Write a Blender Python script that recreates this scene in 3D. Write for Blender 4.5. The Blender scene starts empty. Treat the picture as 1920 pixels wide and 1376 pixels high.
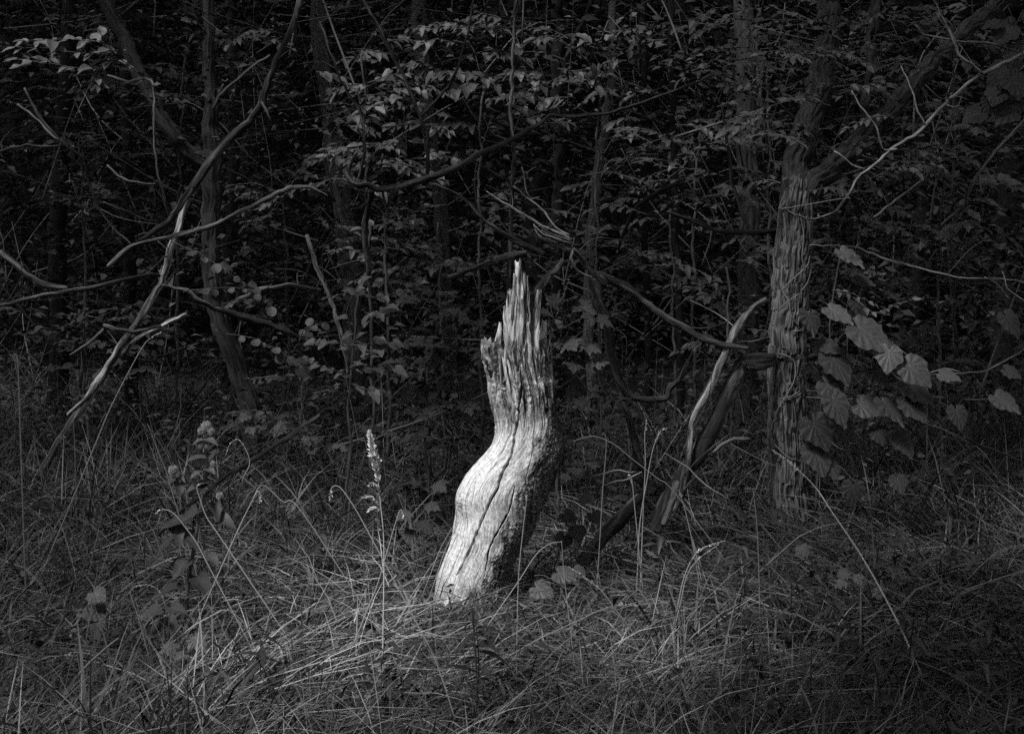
import bpy, math, random
import numpy as np
from mathutils import Vector, Matrix

# ------------------------------------------------------------------ camera, sky, sun, exposure
SC = bpy.context.scene
COL = SC.collection
EYE = 1.5            # camera height (m)
F = 2667.0           # focal length in photograph pixels (1920 wide): 50 mm
HX, HY = 960.0, 494.0  # where the level line of sight meets the photograph

cam_data = bpy.data.cameras.new("camera")
cam = bpy.data.objects.new("camera", cam_data)
COL.objects.link(cam)
cam.location = (0, 0, EYE)
cam.rotation_euler = (math.radians(90), 0, 0)
cam_data.sensor_width = 36
cam_data.lens = F / 1920 * 36
cam_data.shift_y = -(688 - HY) / 1920
cam_data.clip_start = 0.05
cam_data.clip_end = 500
SC.camera = cam

SUN_DIR = Vector((-0.42, -0.50, 0.86)).normalized()     # towards the sun
SUN_EL = math.asin(SUN_DIR.z)
SUN_AZ = math.atan2(SUN_DIR.x, SUN_DIR.y)
world = bpy.data.worlds.new("World")
SC.world = world
world.use_nodes = True
wn = world.node_tree
bg = wn.nodes["Background"]
sky = wn.nodes.new("ShaderNodeTexSky")
sky.sky_type = 'NISHITA'
sky.sun_disc = False
sky.sun_elevation = SUN_EL
sky.sun_rotation = SUN_AZ
bw = wn.nodes.new("ShaderNodeRGBToBW")      # a black-and-white photograph: the light has no hue
wn.links.new(sky.outputs[0], bw.inputs[0])
wn.links.new(bw.outputs[0], bg.inputs[0])
bg.inputs[1].default_value = 0.07

sun_data = bpy.data.lights.new("sun", 'SUN')
sun_data.energy = 1.5
sun_data.angle = math.radians(12)      # soft light from a bright veiled sky
sun_data.color = (1, 1, 1)
sun = bpy.data.objects.new("sun", sun_data)
COL.objects.link(sun)
sun.rotation_euler = SUN_DIR.to_track_quat('Z', 'Y').to_euler()

SC.view_settings.view_transform = 'Standard'
SC.view_settings.look = 'None'
SC.view_settings.gamma = 1
SC.view_settings.exposure = 1.7
SC.view_settings.use_curve_mapping = False
SC.render.engine = 'CYCLES'
SC.cycles.max_bounces = 2
SC.cycles.diffuse_bounces = 1
SC.cycles.glossy_bounces = 1
SC.cycles.transmission_bounces = 1
SC.cycles.use_denoising = False
SC.cycles.debug_use_spatial_splits = True
SC.cycles.use_adaptive_sampling = True
SC.cycles.adaptive_threshold = 0.012
SC.cycles.adaptive_min_samples = 40

RNG = np.random.default_rng(7)
random.seed(7)

# ------------------------------------------------------------------ helpers
def P(px, py, d):
    """the point at distance d that the photograph shows at (px, py)"""
    return np.array(((px - HX) / F * d, d, EYE - (py - HY) / F * d))

def _hash(ix, iy, seed):
    h = (ix.astype(np.int64) * 374761393 + iy.astype(np.int64) * 668265263 + seed * 1442695041) & 0xFFFFFFFF
    h = ((h ^ (h >> 13)) * 1274126177) & 0xFFFFFFFF
    return ((h ^ (h >> 16)) & 0xFFFFFF) / float(0xFFFFFF)

def vnoise(x, y, seed=0):
    x = np.asarray(x, float); y = np.asarray(y, float)
    ix = np.floor(x); iy = np.floor(y)
    fx = x - ix; fy = y - iy
    fx = fx * fx * (3 - 2 * fx); fy = fy * fy * (3 - 2 * fy)
    a = _hash(ix, iy, seed); b = _hash(ix + 1, iy, seed)
    c = _hash(ix, iy + 1, seed); d = _hash(ix + 1, iy + 1, seed)
    return (a * (1 - fx) + b * fx) * (1 - fy) + (c * (1 - fx) + d * fx) * fy

def fbm(x, y, seed=0, oct=4):
    s = 0; a = .5; t = 0
    for k in range(oct):
        s = s + a * vnoise(x * 2 ** k, y * 2 ** k, seed + k * 17); t += a; a *= .55
    return s / t

def sstep(a, b, x):
    t = np.clip((x - a) / (b - a), 0, 1)
    return t * t * (3 - 2 * t)

def gz(x, y):
    """height of the ground"""
    x = np.asarray(x, float); y = np.asarray(y, float)
    z = 0.16 * (fbm(x * .6 + 9, y * .6 + 3, 5, 3) - .5)
    z = z + 0.22 * sstep(8, 14, y) * sstep(0.5, -4, x)
    return z + 0.55 * np.maximum(0, y - 24) * sstep(24, 32, y)

def new_mesh(name, V, faces, attrs=None, smooth=True):
    """faces: list of int arrays (n, k), k = 3 or 4"""
    V = np.asarray(V, np.float32)
    me = bpy.data.meshes.new(name)
    me.vertices.add(len(V))
    me.vertices.foreach_set("co", V.ravel())
    faces = [np.asarray(f, np.int32) for f in faces if len(f)]
    nl = sum(f.size for f in faces); nf = sum(len(f) for f in faces)
    me.loops.add(nl); me.polygons.add(nf)
    me.loops.foreach_set("vertex_index", np.concatenate([f.ravel() for f in faces]))
    tot = np.concatenate([np.full(len(f), f.shape[1], np.int32) for f in faces])
    st = np.concatenate(([0], np.cumsum(tot)[:-1])).astype(np.int32)
    me.polygons.foreach_set("loop_start", st)
    me.polygons.foreach_set("use_smooth", np.full(nf, smooth))
    for k, a in (attrs or {}).items():
        a = np.asarray(a, np.float32)
        if a.ndim == 1:
            at = me.attributes.new(k, 'FLOAT', 'POINT'); at.data.foreach_set("value", a)
        else:
            at = me.attributes.new(k, 'FLOAT_VECTOR', 'POINT'); at.data.foreach_set("vector", a.ravel())
    me.update(calc_edges=True)
    return me

class Buf:
    def __init__(s):
        s.V = []; s.Q = []; s.T = []; s.tone = []; s.grain = []; s.n = 0
    def add(s, V, Q=None, T=None, tone=None, grain=None):
        V = np.asarray(V, float)
        s.V.append(V)
        if Q is not None and len(Q): s.Q.append(np.asarray(Q) + s.n)
        if T is not None and len(T): s.T.append(np.asarray(T) + s.n)
        s.tone.append(np.broadcast_to(np.asarray(1.0 if tone is None else tone, float), (len(V),)))
        s.grain.append(V if grain is None else grain)
        s.n += len(V)
    def obj(s, name, mat, parent=None, smooth=True):
        V = np.concatenate(s.V)
        if parent is not None: V = V - np.array(parent.location)
        fs = []
        if s.Q: fs.append(np.concatenate(s.Q))
        if s.T: fs.append(np.concatenate(s.T))
        me = new_mesh(name, V, fs, {"tone": np.concatenate(s.tone), "grain": np.concatenate(s.grain)}, smooth)
        me.materials.append(mat)
        o = bpy.data.objects.new(name, me)
        COL.objects.link(o)
        o.parent = parent
        return o

LABELS = {}
def tag(o, label=None, cat=None, group=None, kind=None):
    if label:
        n = len(label.split())
        if not 4 <= n <= 16: print("LABEL LENGTH", n, label)
        if label in LABELS: print("LABEL TWICE", label)
        LABELS[label] = 1
        o["label"] = label
    if cat: o["category"] = cat
    if group: o["group"] = group
    if kind: o["kind"] = kind
    return o

def thing(name, label, cat, loc, group=None):
    o = bpy.data.objects.new(name, None)
    COL.objects.link(o)
    o.location = [float(c) for c in loc]
    o.empty_display_size = .1
    return tag(o, label, cat, group)

def smooth_path(pts, n):
    """Catmull-Rom through points of any dimension"""
    p = np.asarray(pts, float)
    if len(p) == 2:
        t = np.linspace(0, 1, n)[:, None]
        return p[0] * (1 - t) + p[1] * t
    q = np.vstack([2 * p[0] - p[1], p, 2 * p[-1] - p[-2]])
    t = np.linspace(0, len(p) - 1 - 1e-6, n)
    i = t.astype(int); f = (t - i)[:, None]
    a, b, c, d = q[i], q[i + 1], q[i + 2], q[i + 3]
    return .5 * (2 * b + (c - a) * f + (2 * a - 5 * b + 4 * c - d) * f ** 2 + (3 * b - a - 3 * c + d) * f ** 3)

def tube(path, rad, sides=8, amp=0.0, freq=1.0, stretch=.15, seed=0, kind='noise', wob=0.0, lump=0.0):
    """path (k,3), rad (k): V, Q, T, grain"""
    path = np.asarray(path, float); k = len(path)
    rad = np.broadcast_to(np.asarray(rad, float), (k,)).copy()
    if wob:
        ss = np.cumsum(np.r_[0, np.linalg.norm(np.diff(path, axis=0), axis=1)])
        for ax, sd in ((0, 3), (1, 5), (2, 8)):
            path[:, ax] += wob * (fbm(ss * 7, ss * 0 + sd + seed, seed + sd, 2) - .5) + wob * .45 * (vnoise(ss * 26, ss * 0 + sd + seed, seed + sd + 40) - .5)
    T = np.gradient(path, axis=0)
    T /= np.linalg.norm(T, axis=1)[:, None] + 1e-9
    ref = np.array((0, -1., 0)) if abs(T[0][1]) < .9 else np.array((1., 0, 0))
    N = np.zeros_like(T); B = np.zeros_like(T)
    n0 = ref - T[0] * ref.dot(T[0])
    for i in range(k):
        n0 = n0 - T[i] * n0.dot(T[i]); n0 = n0 / (np.linalg.norm(n0) + 1e-9)
        N[i] = n0; B[i] = np.cross(T[i], n0)
    th = np.linspace(0, 2 * math.pi, sides, endpoint=False)
    s = np.cumsum(np.r_[0, np.linalg.norm(np.diff(path, axis=0), axis=1)])
    S, TH = np.meshgrid(s, th, indexing='ij')
    R = np.repeat(rad[:, None], sides, 1)
    if lump:
        R = R * (1 + lump * (fbm(S * 7 + seed, TH / math.pi * 1.5 * 0 + np.cos(TH) + 3, seed + 2, 2) - .5) * 2)
    if amp:
        # periodic round the trunk: blend two noise sheets
        u = TH / (2 * math.pi)
        circ = max(2, round(2 * math.pi * float(np.max(rad)) * freq))
        warp = .35 * (fbm(S * freq * stretch * 2, u * 0 + 4, seed + 1, 2) - .5)
        U = u * circ
        n1 = fbm(U + warp, S * freq * stretch, seed, 3); n2 = fbm(U - circ + warp, S * freq * stretch, seed, 3)
        n = n1 * (1 - u) + n2 * u
        if kind in ('ridge', 'plate'): n = 1 - np.abs(2 * n - 1) * 2.2
        if kind == 'plate':
            br = vnoise(np.round(U * .9) * 3.1 + 7, S * freq * .55, seed + 60)
            n = n * (1 - .8 * sstep(.66, .82, br)) + .25 * (vnoise(U * 2.3, S * freq * .8, seed + 70) - .5)
        R = R + amp * (n - .5)
    V = path[:, None, :] + R[..., None] * (np.cos(TH)[..., None] * N[:, None, :] + np.sin(TH)[..., None] * B[:, None, :])
    G = np.stack([np.cos(TH) * R, np.sin(TH) * R, S + seed * 1.7], -1).reshape(-1, 3)
    V = V.reshape(-1, 3)
    i = np.arange(k - 1)[:, None]; j = np.arange(sides)[None]
    j2 = (j + 1) % sides
    Q = np.stack([i * sides + j, i * sides + j2, (i + 1) * sides + j2, (i + 1) * sides + j], -1).reshape(-1, 4)
    n = len(V)
    V = np.vstack([V, path[0] - T[0] * rad[0] * .25, path[-1] + T[-1] * rad[-1] * .6])
    G = np.vstack([G, G[:1] * 0 + [[0, 0, 0]], G[:1] * 0 + [[0, 0, s[-1]]]])
    j = np.arange(sides); j2 = (j + 1) % sides
    Tt = np.concatenate([np.stack([j2, j, np.full(sides, n)], -1), np.stack([(k - 1) * sides + j, (k - 1) * sides + j2, np.full(sides, n + 1)], -1)])
    return V, Q, Tt, G

def limb(pts, n=None, sides=8, seed=0, ang=0., **kw):
    """pts: (px, py, d, radius in photo px). Returns tube arrays of a limb at those places."""
    p = np.array([list(P(a, b, d)) + [r / F * d] for a, b, d, r in pts])
    if n is None:
        L = np.linalg.norm(np.diff(p[:, :3], axis=0), axis=1).sum()
        n = int(np.clip(L / .035, 6, 70))
    q = smooth_path(p, n)
    if ang:
        t_ = np.linspace(0, len(p) - 1 - 1e-6, n); i_ = t_.astype(int); f_ = (t_ - i_)[:, None]
        q = q * (1 - ang) + (p[i_] * (1 - f_) + p[np.minimum(i_ + 1, len(p) - 1)] * f_) * ang
    return tube(q[:, :3], np.maximum(q[:, 3], .0006), sides, seed=seed, **kw)

# ------------------------------------------------------------------ materials (monochrome, like the photograph)
def mat(name, base, rough=.8, spec=.3, var=.35, scale=40., stretch=.12, bump=.4, dist=.004, use_grain=True, tone=True, objrand=0., veins=False, contrast=(.3, .7), trans=0.):
    m = bpy.data.materials.new(name)
    m.use_nodes = True
    nt = m.node_tree; N = nt.nodes; L = nt.links
    bs = N["Principled BSDF"]
    bs.inputs["Roughness"].default_value = rough
    bs.inputs["Specular IOR Level"].default_value = spec
    def mul(a, b):
        x = N.new("ShaderNodeMath"); x.operation = 'MULTIPLY'
        for k, v in ((0, a), (1, b)):
            if isinstance(v, (int, float)): x.inputs[k].default_value = v
            else: L.new(v, x.inputs[k])
        return x.outputs[0]
    val = base
    if tone:
        a = N.new("ShaderNodeAttribute"); a.attribute_name = "tone"
        val = mul(a.outputs["Fac"], val)
    if objrand:
        oi = N.new("ShaderNodeObjectInfo")
        mr = N.new("ShaderNodeMapRange"); mr.inputs[3].default_value = 1 - objrand; mr.inputs[4].default_value = 1 + objrand
        L.new(oi.outputs["Random"], mr.inputs[0])
        val = mul(mr.outputs[0], val)
    if var:
        if use_grain:
            a = N.new("ShaderNodeAttribute"); a.attribute_name = "grain"; vec = a.outputs["Vector"]
        else:
            a = N.new("ShaderNodeTexCoord"); vec = a.outputs["Object"]
        mp = N.new("ShaderNodeMapping"); mp.inputs["Scale"].default_value = (1, 1, stretch)
        L.new(vec, mp.inputs[0])
        nz = N.new("ShaderNodeTexNoise"); nz.inputs["Scale"].default_value = scale; nz.inputs["Detail"].default_value = 6
        nz.inputs["Roughness"].default_value = .65
        L.new(mp.outputs[0], nz.inputs["Vector"])
        mr = N.new("ShaderNodeMapRange")
        mr.inputs[1].default_value = contrast[0]; mr.inputs[2].default_value = contrast[1]
        mr.inputs[3].default_value = 1 - var; mr.inputs[4].default_value = 1 + var
        L.new(nz.outputs["Fac"], mr.inputs[0])
        val = mul(mr.outputs[0], val)
        if bump:
            bp = N.new("ShaderNodeBump"); bp.inputs["Strength"].default_value = bump; bp.inputs["Distance"].default_value = dist
            L.new(nz.outputs["Fac"], bp.inputs["Height"])
            L.new(bp.outputs[0], bs.inputs["Normal"])
    if veins:
        a = N.new("ShaderNodeAttribute"); a.attribute_name = "leaf_uv"
        sx = N.new("ShaderNodeSeparateXYZ"); L.new(a.outputs["Vector"], sx.inputs[0])
        ab = N.new("ShaderNodeMath"); ab.operation = 'ABSOLUTE'; L.new(sx.outputs[0], ab.inputs[0])
        mid = N.new("ShaderNodeMapRange"); mid.inputs[1].default_value = .02; mid.inputs[2].default_value = .09; mid.inputs[3].default_value = 1.35; mid.inputs[4].default_value = 1
        L.new(ab.outputs[0], mid.inputs[0])
        val = mul(mid.outputs[0], val)
        sd = N.new("ShaderNodeMath"); sd.operation = 'MULTIPLY_ADD'; sd.inputs[1].default_value = -.55; L.new(ab.outputs[0], sd.inputs[0]); L.new(sx.outputs[1], sd.inputs[2])
        sn = N.new("ShaderNodeMath"); sn.operation = 'SINE'; L.new(mul(sd.outputs[0], 46.), sn.inputs[0])
        mr = N.new("ShaderNodeMapRange"); mr.inputs[1].default_value = .72; mr.inputs[2].default_value = 1; mr.inputs[3].default_value = 1; mr.inputs[4].default_value = 1.12
        L.new(sn.outputs[0], mr.inputs[0])
        val = mul(mr.outputs[0], val)
        bp = N.new("ShaderNodeBump"); bp.inputs["Strength"].default_value = .05; bp.inputs["Distance"].default_value = .01; bp.invert = True
        L.new(sn.outputs[0], bp.inputs["Height"]); L.new(bp.outputs[0], bs.inputs["Normal"])
    cb = N.new("ShaderNodeCombineColor")
    if isinstance(val, (int, float)):
        bs.inputs["Base Color"].default_value = (val, val, val, 1)
    else:
        for k in range(3): L.new(val, cb.inputs[k])
        L.new(cb.outputs[0], bs.inputs["Base Color"])
    return m

M = {}
M['stump'] = mat('weathered_wood', .72, .75, .25, var=.3, scale=130, stretch=.07, bump=.55, dist=.0025, contrast=(.32, .62))
M['moss'] = mat('moss', .05, .95, .1, var=.5, scale=60, use_grain=False, stretch=1, bump=0)
M['bark'] = mat('furrowed_bark', .085, .9, .2, var=.75, scale=70, stretch=.18, bump=.8, dist=.006)
M['bark_mid'] = mat('shaded_bark', .04, .95, .08, var=.7, scale=60, stretch=.15, bump=.8, dist=.006)
M['bark_pale'] = mat('pale_bark', .06, .9, .2, var=.55, scale=60, stretch=.12, bump=.7, dist=.006)
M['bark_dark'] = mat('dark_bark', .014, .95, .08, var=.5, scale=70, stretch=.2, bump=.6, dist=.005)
M['dead'] = mat('bare_dead_wood', .22, .8, .2, var=.8, scale=55, stretch=.13, bump=.6, dist=.003, contrast=(.36, .6))
M['dead_mid'] = mat('grey_dead_wood', .08, .85, .2, var=.6, scale=75, stretch=.12, bump=.6, dist=.003)
M['twig'] = mat('twig_bark', .06, .85, .2, var=.5, scale=90, stretch=.2, bump=.3, dist=.002)
M['twig_pale'] = mat('pale_twig', .17, .8, .2, var=.4, scale=90, stretch=.2, bump=.3, dist=.002)
M['leaf'] = mat('leaf', .045, .55, .35, var=.3, scale=9, use_grain=False, stretch=1, bump=0, tone=False, objrand=.35, veins=True)
M['leaf_pale'] = mat('pale_leaf', .068, .55, .35, var=.3, scale=9, use_grain=False, stretch=1, bump=0, tone=False, objrand=.3, veins=True)
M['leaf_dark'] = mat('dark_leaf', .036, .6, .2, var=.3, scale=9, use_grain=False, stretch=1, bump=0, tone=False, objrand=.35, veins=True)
M['mass'] = mat('foliage_mass', .04, .7, .06, var=0)
M['grass'] = mat('green_grass', .085, .65, .2, var=0)
M['straw'] = mat('dry_straw', .34, .65, .3, var=0)
M['seed'] = mat('seed_head', .55, .8, .2, var=.3, scale=200, use_grain=False, stretch=1, bump=0)
M['bur'] = mat('bur', .30, .8, .2, var=.3, scale=200, use_grain=False, stretch=1, bump=0)
M['soil'] = mat('leaf_litter_soil', .018, .95, .05, var=.6, scale=25, use_grain=False, stretch=1, bump=.8, dist=.02, tone=False)

# ------------------------------------------------------------------ leaf shapes: base at the origin, tip along +Y, length 1
def grid_leaf(profile, rows=7, fold=.16, droop=.12, curl=.0):
    t = np.linspace(0, 1, rows)
    us = np.array((-1, -.5, 0, .5, 1))
    V = []; UV = []
    for ti in t:
        w = profile(ti)
        for u in us:
            V.append((u * w, ti + (profile.back * (1 - ti) ** 6 * -abs(u) if hasattr(profile, 'back') else 0), fold * abs(u) * w - droop * ti * ti + curl * math.sin(ti * 9 + u * 2) * .05))
            UV.append((u * w / .5, ti, 0))
    Q = [(r * 5 + c, r * 5 + c + 1, r * 5 + c + 6, r * 5 + c + 5) for r in range(rows - 1) for c in range(4)]
    return np.array(V), np.array(Q), np.array(UV)

def ovate(t): return .30 * math.sin(math.pi * min(1, t ** .75)) ** .8 * (1 - .25 * t) + .003
def cordate(t): return .46 * (1 - t) ** .75 * min(1, (t + .05) * 5) ** .6 + .003
cordate.back = .16
def round_(t): return .44 * math.sqrt(max(0, 1 - (2 * t - 1) ** 2)) + .003
def lance(t): return .11 * math.sin(math.pi * t ** .7) ** .8 + .002

GRAPE = [(0, .14), (.07, .02), (.18, -.05), (.36, .0), (.50, .14), (.49, .28), (.53, .46), (.42, .55), (.33, .64), (.22, .78), (.09, .91), (0, 1.0)]
MAPLE = [(0, .10), (.10, .03), (.26, .05), (.42, .02), (.36, .20), (.52, .34), (.62, .56), (.40, .52), (.28, .52), (.30, .72), (.14, .78), (0, 1.0)]
def lobed_leaf(half, seed=0):
    """palmate leaf from half an outline: a disc with raised ribs and sagging rim"""
    rr = random.Random(seed)
    h = []
    for (x0, y0), (x1, y1) in zip(half[:-1], half[1:]):
        h += [(x0, y0), ((x0 + x1) / 2 + rr.uniform(-.015, .02), (y0 + y1) / 2 + rr.uniform(-.02, .02))]
    h.append(half[-1])
    out = h + [(-x * rr.uniform(.93, 1.05), y) for x, y in h[-2:0:-1]]
    n = len(out); c = (0, .22); V = [(0, .22, 0)]; UV = [(.0, .22, 0)]
    bend = rr.uniform(.15, .4); twist = rr.uniform(-.3, .3)
    for f in (.5, 1.0):
        for k, (x, y) in enumerate(out):
            X = c[0] + (x - c[0]) * f; Y = c[1] + (y - c[1]) * f
            z = .10 * abs(X) - bend * Y * Y * .6 - .25 * X * X + twist * X * Y * .4 + .03 * math.sin(k * 1.7 + seed) * f
            V.append((X, Y, z)); UV.append((X * 1.6, Y, 0))
    T = [(0, 1 + k, 1 + (k + 1) % n) for k in range(n)]
    Q = [(1 + k, 1 + n + k, 1 + n + (k + 1) % n, 1 + (k + 1) % n) for k in range(n)]
    return np.array(V), np.array(Q), np.array(UV), np.array(T)

LEAF = {}
LEAF['ovate'] = [grid_leaf(ovate, 7, .3, d, c) for d, c in ((.04, .3), (.15, .6), (.3, .2))]
LEAF['cordate'] = [grid_leaf(cordate, 8, .25, d, c) for d, c in ((.05, .4), (.2, .6), (.32, .3))]
LEAF['round'] = [grid_leaf(round_, 7, .2, d, c) for d, c in ((.05, .3), (.2, .5))]
LEAF['lance'] = [grid_leaf(lance, 7, .4, d, c) for d, c in ((.1, .3), (.5, .5), (.8, .2))]
LEAF['lobed'] = [lobed_leaf(GRAPE, s) for s in (1, 2, 3, 6)]
LEAF['maple'] = [lobed_leaf(MAPLE, s) for s in (4, 5, 7)]
LEAF['low'] = [(np.array(((0, 0, 0), (-.26, .4, .06), (0, .45, -.03), (.26, .4, .06), (0, 1, -.16))), np.array(((0, 2, 1, 1), (0, 3, 2, 2)))[:0], None)]
LOWV = LEAF['low'][0][0]
LOWT = np.array(((0, 2, 1), (0, 3, 2), (1, 2, 4), (2, 3, 4)))

_lm = {}
def leaf_mesh(kind, var, material):
    key = (kind, var, material)
    if key not in _lm:
        d = LEAF[kind][var]
        fs = [d[1]] + ([d[3]] if len(d) > 3 else [])
        me = new_mesh("leaf_" + kind, d[0], fs, {"leaf_uv": d[2]})
        me.materials.append(M[material])
        _lm[key] = me
    return _lm[key]

def frame(f, n):
    f = np.asarray(f, float); f = f / (np.linalg.norm(f) + 1e-9)
    n = np.asarray(n, float); z = n - f * n.dot(f); z = z / (np.linalg.norm(z) + 1e-9)
    return np.cross(f, z), f, z

def put_leaf(parent, kind, material, pos, f, n, size, name='leaf', wid=1.0, under=None):
    x, y, z = frame(f, n)
    var = random.randrange(len(LEAF[kind]))
    o = bpy.data.objects.new(name, leaf_mesh(kind, var, material))
    m = Matrix(((x[0] * size * wid, y[0] * size, z[0] * size, pos[0]), (x[1] * size * wid, y[1] * size, z[1] * size, pos[1]), (x[2] * size * wid, y[2] * size, z[2] * size, pos[2]), (0, 0, 0, 1)))
    COL.objects.link(o)
    o.parent = under or parent
    o.matrix_local = Matrix.Translation(-parent.location) @ m
    return o

def leaf_mass(buf, pos, f, n, size, tone):
    """many small leaves at once: pos (N,3), f, n directions, size (N), tone (N)"""
    f = f / (np.linalg.norm(f, axis=1)[:, None] + 1e-9)
    z = n - f * np.sum(n * f, 1)[:, None]; z /= np.linalg.norm(z, axis=1)[:, None] + 1e-9
    x = np.cross(f, z)
    V = pos[:, None] + size[:, None, None] * (LOWV[None, :, 0:1] * x[:, None] + LOWV[None, :, 1:2] * f[:, None] + LOWV[None, :, 2:3] * z[:, None])
    N = len(pos)
    T = (LOWT[None] + (np.arange(N) * 5)[:, None, None]).reshape(-1, 3)
    buf.add(V.reshape(-1, 3), T=T, tone=np.repeat(tone, 5))

def rand_dirs(n, rng, flat=.35):
    a = rng.uniform(0, 2 * math.pi, n)
    return np.stack([np.cos(a), np.sin(a), rng.normal(-.15, flat, n)], 1)

def spray_mass(buf, centres, rng, leaves=16, rad=.3, size=.07, tone=1.0, flat=.35, thick=.05, tw=None):
    """each centre becomes a flattish fan of leaves along a twig"""
    C = np.asarray(centres, float); n = len(C)
    az = rng.uniform(0, 2 * math.pi, n)
    ax = np.stack([np.cos(az), np.sin(az), rng.normal(-.1, .25, n)], 1)
    ax /= np.linalg.norm(ax, axis=1)[:, None]
    t = rng.uniform(-1, 1, (n, leaves))
    side = np.where(rng.random((n, leaves)) < .5, -1., 1.)
    sd = np.cross(ax, np.array((0, 0, 1.))); sd /= np.linalg.norm(sd, axis=1)[:, None] + 1e-9
    R = rad * rng.uniform(.6, 1.3, n)
    pos = C[:, None] + ax[:, None] * (t * R[:, None])[..., None] + rng.normal(0, thick, (n, leaves, 3))
    f = ax[:, None] * .5 + sd[:, None] * side[..., None] + rng.normal(0, .22, (n, leaves, 3)) + np.array((0, 0, -.1))
    up = np.array((0, -.15, 1.)) + rng.normal(0, flat, (n, leaves, 3))
    s = size * rng.uniform(.6, 1.35, (n, leaves))
    to = tone * (rng.uniform(.6, 1.4, n)[:, None] * rng.uniform(.7, 1.3, (n, leaves)))
    leaf_mass(buf, pos.reshape(-1, 3), f.reshape(-1, 3), up.reshape(-1, 3), s.ravel(), to.ravel())
    if tw is not None:
        for c, a_, r in zip(C, ax, R):
            w = .0022; b = np.cross(a_, (0, 1., .2)); b = b / np.linalg.norm(b) * w
            tw.add(np.array((c - a_ * r - b, c - a_ * r + b, c + a_ * r + b * .4, c + a_ * r - b * .4)), Q=[(0, 1, 2, 3)])

# ------------------------------------------------------------------ ground
xs = np.concatenate([np.linspace(-60, -9, 14), np.linspace(-8, 8, 81), np.linspace(9, 60, 14)])
ys = np.concatenate([np.linspace(-40, 0, 12), np.linspace(.5, 16, 80), np.linspace(17, 70, 40)])
X, Y = np.meshgrid(xs, ys)
V = np.stack([X, Y, gz(X, Y)], -1).reshape(-1, 3)
i = np.arange(len(ys) - 1)[:, None]; j = np.arange(len(xs) - 1)[None]; w = len(xs)
Q = np.stack([i * w + j, i * w + j + 1, (i + 1) * w + j + 1, (i + 1) * w + j], -1).reshape(-1, 4)
b = Buf(); b.add(V, Q=Q)
tag(b.obj("ground", M['soil']), "dark soil and leaf litter under the grass and the trees", "ground", kind="structure")

# ------------------------------------------------------------------ the broken stump
SD = 6.3     # its distance
def spx(px): return (px - HX) / F * SD
def spz(py): return EYE - (py - HY) / F * SD

OUT = np.array([  # py, left, right of the trunk
    (1185, 795, 985), (1150, 805, 978), (1120, 814, 968), (1100, 818, 962), (1080, 822, 958), (1050, 834, 968), (1020, 848, 985), (1000, 852, 997), (985, 854, 1003), (970, 857, 1007), (950, 858, 1017),
    (935, 857, 1024), (922, 859, 1029), (910, 864, 1034), (890, 874, 1044), (870, 893, 1052), (850, 912, 1058), (830, 924, 1058), (810, 931, 1054), (790, 932, 1047), (770, 928, 1040), (750, 926, 1037),
    (720, 922, 1034), (690, 917, 1028), (660, 913, 1024), (640, 909, 1021), (620, 912, 1018)], float)[::-1]
CRACKS = [ # polyline, half width px, depth m
    ([(975, 668), (977, 700), (978, 725), (974, 754), (971, 785), (963, 815), (958, 847), (940, 881), (933, 906), (921, 928), (901, 973), (886, 1010), (876, 1035), (859, 1069)], 2.3, .05),
    ([(965, 900), (960, 930), (953, 951), (938, 978), (921, 1012), (914, 1040), (911, 1059)], 1.6, .035),
    ([(943, 650), (946, 672), (951, 700), (958, 725), (962, 761), (962, 790)], 6.5, .085),
    ([(929, 640), (931, 670), (932, 700), (938, 735), (945, 765)], 2.4, .03),
    ([(918, 660), (922, 690), (926, 720), (930, 755)], 1.8, .02),
    ([(966, 640), (969, 665), (972, 690)], 3.2, .05),
    ([(985, 630), (987, 650), (990, 668)], 2.2, .04),
    ([(1010, 640), (1014, 665), (1017, 700), (1021, 735), (1022, 780)], 2.6, .04),
    ([(1000, 800), (998, 840), (990, 870), (985, 900)], 1.0, .012),
    ([(892, 890), (888, 920), (884, 945)], .9, .012),
    ([(868, 1010), (858, 1040), (846, 1070), (838, 1090)], .9, .012),
    ([(948, 830), (930, 860), (912, 885)], .8, .01),
    ([(1000, 905), (996, 930), (994, 960), (990, 990)], 1.4, .02),
    ([(948, 1020), (940, 1050), (930, 1085), (920, 1110)], 2.0, .03),
]
def seg_dist(px, py, line):
    p = smooth_path(np.array(line, float), len(line) * 6)
    d = np.full(px.shape, 1e9); tt = np.zeros(px.shape)
    n = len(p) - 1
    for k in range(n):
        a, c = p[k], p[k + 1]; ab = c - a; L2 = ab.dot(ab)
        t = np.clip(((px - a[0]) * ab[0] + (py - a[1]) * ab[1]) / L2, 0, 1)
        dd = np.hypot(px - a[0] - t * ab[0], py - a[1] - t * ab[1])
        m = dd < d
        d[m] = dd[m]; tt[m] = ((k + t) / n)[m]
    return d, tt

NR, NC, NB = 520, 400, 90
prow = np.linspace(1185, 628, NR)
Lx = np.interp(prow, OUT[:, 0], OUT[:, 1]); Rx = np.interp(prow, OUT[:, 0], OUT[:, 2])
ker = np.ones(15) / 15
Lx = np.convolve(np.pad(Lx, 7, 'edge'), ker, 'valid'); Rx = np.convolve(np.pad(Rx, 7, 'edge'), ker, 'valid')
phi = np.concatenate([np.linspace(math.pi, 0, NC), np.linspace(0, -math.pi, NB + 2)[1:-1]])   # front half left to right, then the back
PH, PR = np.meshgrid(phi, prow)
CX = ((Lx + Rx) / 2)[:, None]; A = ((Rx - Lx) / 2)[:, None]
PX = CX + A * np.cos(PH)
A_m = A / F * SD
Y0 = SD + A_m * .15
front = np.sin(PH) > -.05
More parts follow.
